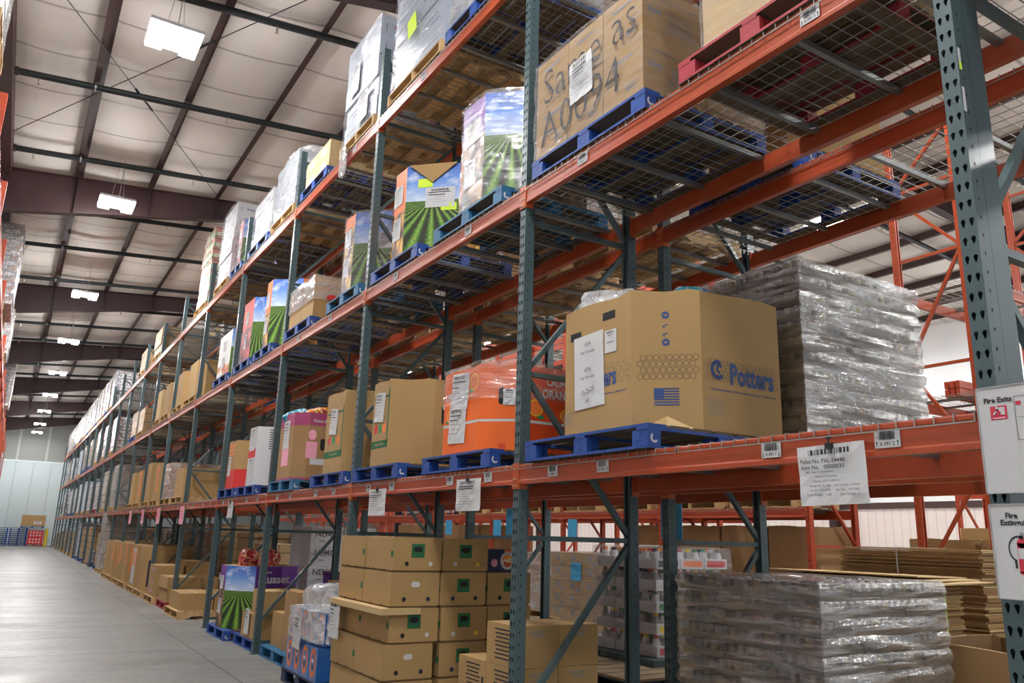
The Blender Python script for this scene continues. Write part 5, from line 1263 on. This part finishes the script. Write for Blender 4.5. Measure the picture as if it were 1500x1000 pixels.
# brown cartons behind the first upright
pallet('wood', 3.14, 5.0, 0, 1.0, 1.1, 'wooden pallet under the brown cartons behind the first grey upright'); rr = random.Random(3)
for k in range(3):
    for i in range(2):
        for j in range(2 if k < 2 else 1):
            w_, d_, h_ = .36, .42, .285; mb = MB(); mb.box(0, 0, 0, w_ - .005, d_ - .005, h_ - .003, 'cardboard'); put_rect(mb, (w_ / 2, d_ / 2, h_ - .002), '-y', .001, .001, 'cardboard')
            mb.box(w_ * .47, 0, h_ - .003, w_ * .53, d_ - .006, h_ - .001, 'cardboard_pale')
            p = MB()
            for q in range(3): put_rect(p, (w_ * .5, 0, h_ * .85 - q * .018), '-y', .16 - .03 * q, .008, 'ink_grey')
            for q in range(8): put_rect(p, (0, d_ * .45, h_ * .85 - q * .028), '-x', .22 - .02 * (q % 3), .011, 'ink')
            put_rect(p, (0, d_ * .1, h_ * .45), '-x', .03, .08, 'ink')
            o = link('brown_carton', mb.mesh('brown_carton'), None, (3.17 + i * w_, 5.0 + j * d_ - (.0), PZ + k * h_)); link('printing', p.mesh('printing'), o)
            tag(o, 'brown carton behind the first upright, %s course, %s column, %s' % (('bottom', 'middle', 'top')[k], ('left', 'right')[i], ('front', 'back')[j]), 'carton', 'brown cartons behind the first upright')
# bagged blue and orange packs
pallet('blue_dark', 2.84, 8.22, 0, 1.12, 1.1, 'dark blue pallet under the bagged blue and orange packs')
t = thing('bagged_goods_load', 'film-draped blue and orange drink packs on a dark pallet', 'pallet load', (2.86, 8.24, PZ)); rr = random.Random(5)
mat('pack_blue', (.02, .13, .42), .3, 0, .2, 8, coat=.6)
for k in range(2):
    for j in range(4):
        mb = MB(); h_ = .33; yy = j * .265
        mb.box(.0 + .06 * k, yy, k * h_, .5, yy + .25, k * h_ + h_ - .01, 'pack_blue'); 
        put_ring(mb, (.06 * k, yy + .125, k * h_ + .17), '-x', .055, .085, 'orange_print', 14, asp=1.7); put_disc(mb, (.06 * k, yy + .125, k * h_ + .17), '-x', .05, 'pack_blue', ry=.085); put_rect(mb, (.06 * k, yy + .125, k * h_ + .19), '-x', .07, .035, 'white', .004); put_rect(mb, (.06 * k, yy + .125, k * h_ + .13), '-x', .06, .03, 'navy', .004)
        if k == 2 and j in (0,): continue
        link('drink_pack', mb.mesh('drink_pack'), t)
mb = MB(); mb.box(.52, 0, 0, 1.0, 1.06, .66, 'pack_blue'); link('drink_pack', mb.mesh('drink_pack'), t)
wrap_shell(t, 1.06, 1.0, .66, .12, 'film_milky', 7, out=.03, z0=.36); sheet(t, (-.03, .62, .42), '-x', .26, .34, 83, tilt=-.05, lines=8)
bag('film_heap', 'crumpled clear film bunched on top of the bagged packs', (3.38, 8.8, PZ + .60), (.95, 1.0, .32), 'film_milky', 31, 'plastic film')
# cartons on blue pallets, both sides of the third upright
pallet('blue', 3.08, 11.47, 0, 1.15, 1.12, 'blue pallet beyond the fourth upright with two stacked cartons')
pallet('blue_teal', 3.10, 10.05, 0, 1.2, 1.12, 'worn blue pallet before the fourth upright with brown cartons')
def carton(x, y, z, w_, d_, h_, m, lab, grp, lbl=None, rz=0, name='brown_carton'):
    mb = MB(); mb.box(0, 0, 0, w_, d_, h_, m); mb.box(w_ * .47, 0.0005, h_ - .001, w_ * .53, d_ - .0005, h_ + .001, 'cardboard_pale')
    o = tag(link(name, mb.mesh(name), None, (x, y, z), rz), lab, 'carton', grp)
    if lbl:
        p = MB(); put_rect(p, (w_ * .68, 0, h_ * .3), '-y', w_ * .34, h_ * .26, 'white'); put_rect(p, (w_ * .66, 0, h_ * .33), '-y', w_ * .2, h_ * .04, 'ink', .003); link('shipping_label', p.mesh('shipping_label'), o)
    return o
G4 = 'cartons around the fourth upright'
carton(3.10, 11.55, PZ, .62, .75, .33, 'cardboard', 'tan carton, lower, on the blue pallet just beyond the fourth upright', G4, True)
carton(3.16, 11.50, PZ + .335, .60, .55, .31, 'cardboard', 'tan carton with crumpled corner, upper, just beyond the fourth upright', G4, True)
carton(3.2, 10.1, PZ, .52, .55, .42, 'cardboard_brown', 'brown carton, lower left, before the fourth upright', G4, True)
carton(3.22, 10.68, PZ, .5, .5, .42, 'cardboard', 'tan carton at the back left before the fourth upright', G4)
carton(3.2, 10.12, PZ + .425, .52, .5, .30, 'cardboard_brown', 'brown carton, upper left, before the fourth upright', G4)
carton(3.76, 10.1, PZ, .46, .55, .42, 'cardboard_brown', 'brown carton with white label, lower right, before the fourth upright', G4, True)
carton(3.76, 10.1, PZ + .425, .46, .55, .42, 'cardboard_brown', 'brown carton, upper right, before the fourth upright', G4)
t = thing('pallet_note', 'white paper note on the tan cartons beyond the fourth upright', 'paper', (3.085, 11.95, .36)); sheet(t, (0, 0, 0), '-x', .24, .34, 84, lines=7)
# russet bin with snack bags
pallet('blue', 2.98, 12.78, 0, 1.2, 1.15, 'blue pallet on the floor under the purple Russet bin')
t = produce_bin('purple Russet potato bin on the floor with snack bags heaped on top', 12.85, 1.08, .92, 'print_russet', '', PZ, .36, seed=21, title='Russet', x=3.02)
p = MB()
for (o_, f_, w_) in (((W / 2, 0, .76), '-y', 1.12 - .72),): put_rect(p, (.56, 0, .76), '-y', .40, .30, 'purple')
link('top_band', p.mesh('top_band'), t)
for i, (dx, dy, mn, lab) in enumerate([(.35, .55, 'snack', 'red snack bag standing up in the floor Russet bin'), (.6, .4, 'snack', 'red and brown snack bag leaning in the floor Russet bin'), (.75, .75, 'snack', 'dark red snack bag at the back of the Russet bin')]):
    bag('snack_bag', lab, (3.02 + dx, 12.85 + dy, PZ + .82), (.3, .24, .36), mn, 50 + i, rot=(.3, .4 * i, i))
gaylord('purple_bin', 'long plain purple bulk bin behind the floor Russet bin', (4.5, 12.0, PZ), 1.1, 1.1, .84, 'purple', .1, True)
pallet('blue_dark', 4.48, 11.95, 0, 1.15, 1.1, 'dark pallet under the plain purple bin in the back row')
# flat cartons and bulk boxes farther along
pallet('wood', 2.86, 15.95, 0, 1.35, 1.15, 'bare wooden pallet with two flat cartons beyond the Russet bin')
GF = 'flat cartons on pallets along the aisle'
carton(2.92, 16.1, PZ, .58, 1.1, .30, 'cardboard', 'flat tan carton, left, on the wooden pallet beyond the Russet bin', GF); carton(3.52, 16.1, PZ, .5, 1.1, .30, 'cardboard', 'flat tan carton, right, on the wooden pallet beyond the Russet bin', GF)
pallet('red', 2.95, 17.88, 0, 1.1, 1.1, 'crimson pallet on the floor under stacked flat cartons')
carton(2.98, 17.92, PZ, .95, 1.0, .26, 'cardboard', 'flat tan carton on the crimson pallet, lower', GF); carton(2.96, 17.92, PZ + .265, 1.0, 1.0, .22, 'cardboard', 'flat tan carton on the crimson pallet, upper', GF)
pallet('wood', 2.9, 19.3, 0, 1.15, 1.1, 'wooden pallet under red-printed cartons, sixth bay')
for k in range(3):
    o = carton(2.95, 19.35, PZ + k * .22, .55, 1.0, .215, 'cardboard', 'tan carton with dark red print, %s of three, sixth bay' % ('lowest', 'middle', 'topmost')[k], GF)
    p = MB(); put_rect(p, (0, .5, .11), '-x', .5, .1, 'snack'); link('printing', p.mesh('printing'), o)
carton(3.55, 19.35, PZ, .5, 1.0, .75, 'cardboard', 'tan carton standing right of the red-printed cartons', GF)
for i, (y, m_, deco) in enumerate([(21.06, 'cardboard', 'dark stripe'), (22.4, 'cardboard', 'white sheet and orange print'), (24.26, 'cardboard', 'orange edge'), (25.65, 'cardboard', 'orange edge and dark mark'), (27.45, 'cardboard', 'orange patches'), (28.9, 'cardboard', 'plain sides')]):
    pallet('wood', 2.9, y - .04, 0, 1.2, 1.1, 'wooden pallet under the tan floor bulk box with %s, %s bay' % (deco, ORD[bay_of(y)[0]]))
    t = gaylord('bulk_box', 'tan floor bulk box with %s, %s bay' % (deco, ORD[bay_of(y)[0]]), (2.93, y, PZ), 1.1, 1.08, 1.02, m_, .1 if i else .2, False, .01, seed=i); p = MB()
    if 'orange' in deco: put_rect(p, (0, .3, .72), '-x', .22, .5, 'orange_print'); put_rect(p, (.1, 0, .6), '-y', .06, .7, 'orange_print')
    if 'white' in deco: put_rect(p, (0, .55, .5), '-x', .6, .85, 'white', .003); put_rect(p, (0, .55, .68), '-x', .3, .35, 'orange_print', .005)
    if 'dark' in deco: put_rect(p, (.15, 0, .4), '-y', .14, .6, 'navy')
    if p.f: link('printing', p.mesh('printing'), t)
for y, Ln, H, kd, pm, ds in [(32.2, 1.3, 1.9, 'cases_wrapped', 'wood', 'tall film-wrapped carton stack'), (34.2, 1.3, 1.2, 'cases_brown', 'blue', 'brown carton stack'), (37, 1.2, .5, 'cases_cans', 'blue', 'low wrapped can layer'), (39.2, 1.3, 1.35, 'cases_brown', 'wood', 'brown carton stack'), (42, 1.3, 1.3, 'cases_brown', 'blue', 'brown carton stack'),
                           (45.3, 1.3, 1.6, 'cases_sodas', 'blue', 'wrapped drink can stack'), (48.5, 1.3, 1.0, 'cases_brown', 'wood', 'brown carton stack'), (52, 1.3, 1.2, 'cases_wrapped', 'wood', 'film-wrapped cartons'), (55, 1.3, 1.2, 'cases_brown', 'wood', 'brown carton stack'), (59, 1.3, .9, 'cases_brown', 'wood', 'brown carton stack'), (64, 1.3, .9, 'cases_brown', 'wood', 'brown carton stack')]:
    far_load(0, y, Ln, H, kd, pm, ds, 'wrapped_case_stack', x=3.1 if y > 33 else 3.0)
# ================================================================== back row
xb = XB + .02; rb = random.Random(77); BR = 'back row'
for b in range(0, 15):
    ya, yb = BAYS[b]
    for h in (0, 1):
        y = ya + .16 + h * (yb - ya) / 2
        for lv in (0, 1, 2, 3):
            if lv == 0 and b in (0, 1, 2, 3): continue
            if lv == 0 and b == 4: continue
            if lv == 1 and (b <= 6): continue
            if lv == 2 and (b, h) in ((0, 1),): pass
            elif rb.random() < (.08, .45, .16, .12)[lv]: continue
            k = rb.choice(['cases_brown', 'cases_wrapped', 'cases_grey', 'cases_white', 'box:cardboard_brown', 'cases_cans', 'box:cardboard'])
            if lv == 0: k = rb.choice(['cases_grey', 'cases_wrapped', 'cases_grey', 'cases_brown'])
            nm = 'bulk_box' if k.startswith('box') else ('canned_goods_load' if k == 'cases_cans' else 'wrapped_case_stack')
            ds = {'cases_brown': 'brown carton stack', 'cases_wrapped': 'film-wrapped carton stack', 'cases_grey': 'grey wrapped stack', 'cases_white': 'white wrapped stack', 'box:cardboard_brown': 'brown bulk box', 'cases_cans': 'wrapped can stack', 'box:cardboard': 'tan bulk box'}[k]
            H = (1.5, .8, .95, 1.25)[lv] * rb.uniform(.75, 1.05)
            far_load(lv, y, 1.15, round(H, 1), k, rb.choice(['wood', 'wood', 'blue', 'wood_old', 'red' if lv > 1 and b < 2 else 'wood', 'blue_teal']), ds, nm, x=xb, row=BR, W=1.05)
# pallet loads in the aisle-side row that only their undersides show (top shelf, nearest bays)
for lv, y, k, pm, ds, nm in [(3, 3.4, 'box:cardboard_brown', 'wood_old', 'brown bulk box', 'bulk_box'), (3, 1.8, 'cases_brown', 'wood', 'brown carton stack', 'wrapped_case_stack'), (2, .1, 'cases_grey', 'red', 'grey wrapped stack', 'wrapped_case_stack'), (3, .1, 'cases_brown', 'wood', 'brown carton stack', 'wrapped_case_stack')]:
    far_load(lv, y, 1.2, .9, k, pm, ds, nm, W=1.05)
# white cartons printed with a maker's mark, back row floor
t = thing('carton_stack', 'wrapped white cartons printed NEMC6 on the back row floor', 'pallet load', (4.36, 13.35, PZ)); 
def pr(mb, dx, dy, dz, i, j, k):
    if j == 0: put_text(mb, 'NEMC6', (dx * .5, .004, dz * .62), '-y', .13, 'ink', .03); put_rect(mb, (dx * .35, .004, dz * .25), '-y', .1, .02, 'ink_grey')
cartons(t, 2, 2, 5, 1.1, 1.15, 1.55, 'white', random.Random(6), name='carton', printfn=pr); wrap_shell(t, 1.1, .40, 1.57, 0, 'film', 17, top=False)
pallet('wood', 4.34, 13.35, 0, 1.1, 1.15, 'wooden pallet under the NEMC6 white cartons')
for i, (dx, dz) in enumerate([(.0, 0), (.5, 0)]): carton(4.5 + dx * 1.1, 9.4, PZ + dz, .5, .6, .8, 'cardboard_dark', 'dark brown carton in the back row, %s, before the NEMC6 cartons' % ('left', 'right')[i], 'dark cartons in the back row', True)
pallet('blue_dark', 4.48, 9.35, 0, 1.0, 1.15, 'dark pallet under two dark brown cartons in the back row')

# ================================================================== cross aisle behind the racks
for i in range(3): pallet('blue_dark', 4.72, 5.6, i * .143, 1.9, 1.25, 'dark blue pallet, %s in the low stack behind the first frame' % ('bottom', 'middle', 'top')[i])
mb = MB()
for k in range(9): mb.box(0, .02 + k * .2, 0, 1.3, .19 + k * .2, .022, 'wood_old')
tag(link('deck_board_sheet', mb.mesh('deck_board_sheet'), None, (4.70, 5.58, .43)), 'planked wooden top on the dark pallet stack behind the first frame', 'pallet')
mb = MB()
for k in range(8): mb.box(0, .01 + k * .14, 0, 1.25, .125 + k * .14, .06, 'steel')
tag(link('slatted_skid', mb.mesh('slatted_skid'), None, (5.35, 6.02, .455)), 'blue-grey slatted skid under the white jug packs', 'pallet')
t = thing('jug_pack_load', 'film-wrapped white packs with red, yellow and green tops behind the first frame', 'pallet load', (5.5, 6.15, .52)); rr = random.Random(4)
cols = ['print_red', 'yellow', 'green', 'white', 'navy', 'orange_print']
for k in range(5):
    for i in range(3):
        for j in range(3):
            if i > 0 and j > 0 and k < 4: continue
            mb = MB(); w_ = .33; mb.box(0, 0, 0, w_ - .01, .30, .10, 'white'); 
            for a in range(3):
                for b_ in range(2):
                    cx, cy = .055 + a * .105, .075 + b_ * .15; mb.cyl((cx, cy, .10), (cx, cy, .165), .046, 8, 'can_c' if (a + k) % 2 else 'white', .03); mb.cyl((cx, cy, .165), (cx, cy, .195), .024, 8, cols[(a + i * 2 + k + b_) % 6])
            put_rect(mb, (w_ / 2, 0, .05), '-y', .26, .06, cols[(i + k) % 6], .001)
            link('jug_pack', mb.mesh('jug_pack'), t, (i * w_, j * .32, k * .205))
wrap_shell(t, .96, 1.0, 1.03, 0, 'film', 22, out=.03)
pallet('wood', 9.2, 11.85, 0, 1.6, 1.15, 'wooden pallet under the coffee-brown cartons with blue note')
t = thing('carton_stack', 'brown printed cartons with light blue note in the cross aisle', 'pallet load', (9.22, 11.87, PZ)); 
def pr(mb, dx, dy, dz, i, j, k):
    if i == 0: put_disc(mb, (.004, dy * .5, dz * .55), '-x', .06, 'ink_grey'); put_rect(mb, (.004, dy * .5, dz * .85), '-x', dy * .7, .015, 'ink_grey'); put_rect(mb, (.004, dy * .2, dz * .2), '-x', dy * .2, .05, 'ink_grey')
cartons(t, 2, 3, 5, 1.5, 1.1, 1.22, 'cardboard', random.Random(9), name='carton', printfn=pr); wrap_shell(t, 1.5, 1.1, 1.23, 0, 'film', 23)
sheet(t, (-.03, .62, .88), '-x', .32, .32, 90, name='blue_note', mn='sky_paper', lines=6, bar=False)
pallet('wood', 9.7, 14.3, 0, 1.2, 1.1, 'wooden pallet under the grey film-wrapped cartons in the cross aisle')
t = thing('carton_stack', 'grey film-wrapped cartons left of the brown printed cartons', 'pallet load', (9.72, 14.33, PZ)); cartons(t, 2, 2, 5, 1.1, 1.05, 1.15, 'cardboard_brown', random.Random(10)); wrap_shell(t, 1.1, 1.05, 1.17, 0, 'film_cloud', 24)
BB = [4.0, 5.0, 6.0] + [YC[0] + .12 + .96 * k for k in range(3)] + [YC[1] + .10 + .0 * k for k in range(1)] + [YC[3] + .12 + .96 * k for k in range(3)] + [YC[4] + .12 + .98 * k for k in range(3)]
for i, y in enumerate(BB):
    if y < 7.4: x_ = 10.9
    else: x_ = 9.92
    gaylord('bulk_box', 'tall dark brown bulk box under the orange rack, %s from the right' % ORD[i], (x_, y, .14 if y > 7.4 else .0), .92, 1.0, 1.74, 'cardboard_brown', .06, False, .012, seed=i, group='tall bulk boxes under the orange rack')
    pallet('wood_old', x_ - .02, y - .01, 0, .94, 1.03, 'weathered pallet under a tall bulk box, %s from the right' % ORD[i]) if y > 7.4 else None
for i, y in enumerate([7.8, 9.3, 10.9, 12.4, 13.8, 15.3, 16.8]):
    pallet('wood', XC, y, 2.14, 1.2, 1.05, 'bare wooden pallet on the low shelf across the second aisle, %s' % ORD[i])
    if i % 2 == 0 or i < 2: far_t = put_simple('box:cardboard_brown', XC + .05, y + .05, 2.28, 1.1, .95, .8, 'brown bulk box on the low shelf across the second aisle, %s' % ORD[i], 'bulk box', 'bulk_box', 'bulk boxes on the low orange shelf')
for i, (y, z, dy_) in enumerate([(6.05, 2.02, .33), (4.4, 0, 0)][:1]): pass
for i, (x_, y_, w_, mn) in enumerate([(5.62, 5.9, .30, 'sky_paper'), (5.62, 8.9, .30, 'sky_paper'), (9.58, 13.0, .3, 'sky_paper'), (9.58, 15.9, .35, 'sky_paper'), (9.58, 18.3, .35, 'sky_paper')]):
    mb = MB(); mb.box(0, 0, -.36, .004, w_, 0, mn); o = tag(link('blue_notice', mb.mesh('blue_notice'), None, (x_, y_, 1.99)), 'light blue sheet hanging from a beam, %s from the camera' % ORD[i], 'notice', 'blue sheets hung behind the racks')
# flattened cardboard
def flat_stack(x, y, w_, d_, n, lab, z=0, seed=1, th=.03):
    rnd = random.Random(seed); mb = MB(); hgt = 0
    for k in range(n):
        a, b = rnd.uniform(-.02, .02), rnd.uniform(-.02, .02); m_ = ('cardboard', 'cardboard_brown', 'cardboard_pale')[rnd.choice([0, 0, 1, 1, 2])]
        mb.box(a, b, k * th, w_ + a, d_ + b, k * th + th * .82, m_)
    o = tag(link('flattened_carton_stack', mb.mesh('flattened_carton_stack'), None, (x, y, z)), lab, 'cardboard stack', kind='thing')
    s = MB(); s.box(-.032, d_ * .55, 0, -.028, d_ * .55 + .015, n * th, 'white'); s.box(-.03, d_ * .55, n * th, w_ + .03, d_ * .55 + .015, n * th + .003, 'white'); s.box(w_ * .5, -.032, 0, w_ * .5 + .015, -.028, n * th, 'lime'); link('strap', s.mesh('strap'), o)
    return o
pallet('wood', 6.45, 4.0, 0, 1.3, .75, 'wooden pallet under the lower flattened carton stack'); pallet('wood', 8.0, 4.3, 0, 1.6, .95, 'wooden pallet under the taller flattened carton stack')
flat_stack(6.48, 4.05, .62, 1.25, 70, 'strapped stack of flattened cartons with lime strap behind the floor cans', PZ, 4, .0165)
flat_stack(8.03, 4.35, .85, 1.55, 82, 'taller strapped stack of flattened cartons, right of the lower one', PZ, 5, .018)
for i in range(3):
    mb = MB(); mb.box(0, 0, 0, .95, 1.5, .012, 'cardboard_pale'); o = tag(link('loose_cardboard_sheet', mb.mesh('loose_cardboard_sheet'), None, (6.4 + .08 * i, 3.9 + .1 * i, 1.31 + .03 * i)), 'loose cardboard sheet on the lower flattened stack, %s' % ('lowest', 'middle', 'top')[i], 'cardboard'); o.rotation_euler = (0, .02 * i - .02, .06 * i)
flat_stack(9.2, 3.4, .8, 1.1, 64, 'far right stack of flattened cartons', 0, 6, .017)
gaylord('bulk_box', 'plain tan bulk box standing at the far right before the side wall', (15.2, 7.4, 0), 1.2, 1.1, 2.0, 'cardboard', .05)
t = gaylord('open_bulk_box', 'open empty brown bulk box at the lower right beside the floor cans', (6.0, 2.72, 0), 1.15, 1.2, .92, 'cardboard_brown', .05, True, .012, inner='cardboard_dark')
bag('white_item', 'white packet lying inside the open brown box at lower right', (6.75, 2.6, .62), (.3, .3, .22), 'white', 60, 'packet')
# ================================================================== left rack loads
def left_load(y, z, L, H, kind, pm, lab, W=1.0, wrapm='film_thick'):
    pallet(pm, XL - 1.08, y - .02, z, L + .05, 1.1, PCOL[pm] + ' pallet under the ' + lab.split(' on ')[0].replace(' low', '') + ' on the left rack')
    t = put_simple(kind, XL - 1.04, y, z + PZ, L, W, H, lab, 'pallet load', 'wrapped_case_stack', 'left rack loads'); 
    if wrapm: wrap_shell(t, L, W, H, 0, wrapm, int(y), out=.03)
left_load(8.5, 6.37, 1.12, 1.3, 'cases_white', 'wood', 'white wrapped load on the left rack at the photo corner', 1.02)
left_load(21.2, 6.37, 2.0, 1.95, 'cases_sodas', 'wood', 'tall wrapped drink cans on the left rack', 1.17)
left_load(27.6, 6.37, 1.6, 1.35, 'cases_sodas', 'wood', 'second wrapped drink can stack on the left rack', 1.12)
left_load(40.4, 6.37, 1.7, 1.95, 'cases_cans', 'wood', 'pink-tinged wrapped can stack on the left rack', 1.2)
left_load(56.4, 4.25, 1.6, 1.3, 'cases_white', 'wood', 'pale wrapped stack on the left rack far away', 1.1)
left_load(30.8, 2.11, 1.6, 1.3, 'cases_cans', 'wood', 'wrapped cans low on the left rack', 1.05)
left_load(46.8, 2.11, 1.6, 1.3, 'cases_brown', 'blue', 'brown cartons low on the left rack', 1.05)
# ================================================================== far wall
for s, x_ in enumerate((-.9, .35)):
    for k in range(9): pallet('blue', x_, 70.9, k * .145, 1.1, 1.15, 'blue pallet, %s up in the %s stack at the far wall' % (ORD[k].replace('nearest', 'bottom'), ('left', 'right')[s]))
t = thing('tote_stack', 'stack of bright red ventilated totes at the far wall', 'totes', (1.55, 70.9, .14))
for k in range(2):
    mb = MB(); mb.box(0, 0, k * .5, 1.0, 1.0, k * .5 + .48, 'print_red')
    for i in range(4):
        for j in range(2): put_disc(mb, (.18 + .2 * i, 0, k * .5 + .14 + .2 * j), '-y', .06, 'white', .004)
    link('tote', mb.mesh('tote'), t)
pallet('red', 1.5, 70.85, 0, 1.1, 1.1, 'crimson pallet under the red totes at the far wall'); pallet('blue', 1.0, 70.8, 1.31, 1.1, 1.5, 'blue pallet laid over the totes at the far wall')
carton(1.0, 70.85, 1.46, 1.55, 1.0, .78, 'cardboard', 'wide tan box on the pallets at the far wall', 'boxes at the far wall', True)
mb = MB(); mb.cyl((0, 0, 0), (0, 0, 1.22), .11, 16, 'yellow'); mb.cyl((0, 0, 1.22), (0, 0, 1.27), .11, 16, 'yellow', .05); tag(link('bollard', mb.mesh('bollard', True), None, (2.75, 71.3, 0)), 'yellow steel bollard in front of the far wall', 'bollard')
t = thing('waste_bin', 'black bin against the far wall by the rack end', 'bin', (3.75, 71.8, 0)); mb = MB(); mb.box(0, 0, 0, .8, .6, 1.0, 'black'); mb.box(-.03, -.03, 1.0, .83, .63, 1.06, 'navy'); link('bin_body', mb.mesh('bin_body'), t)
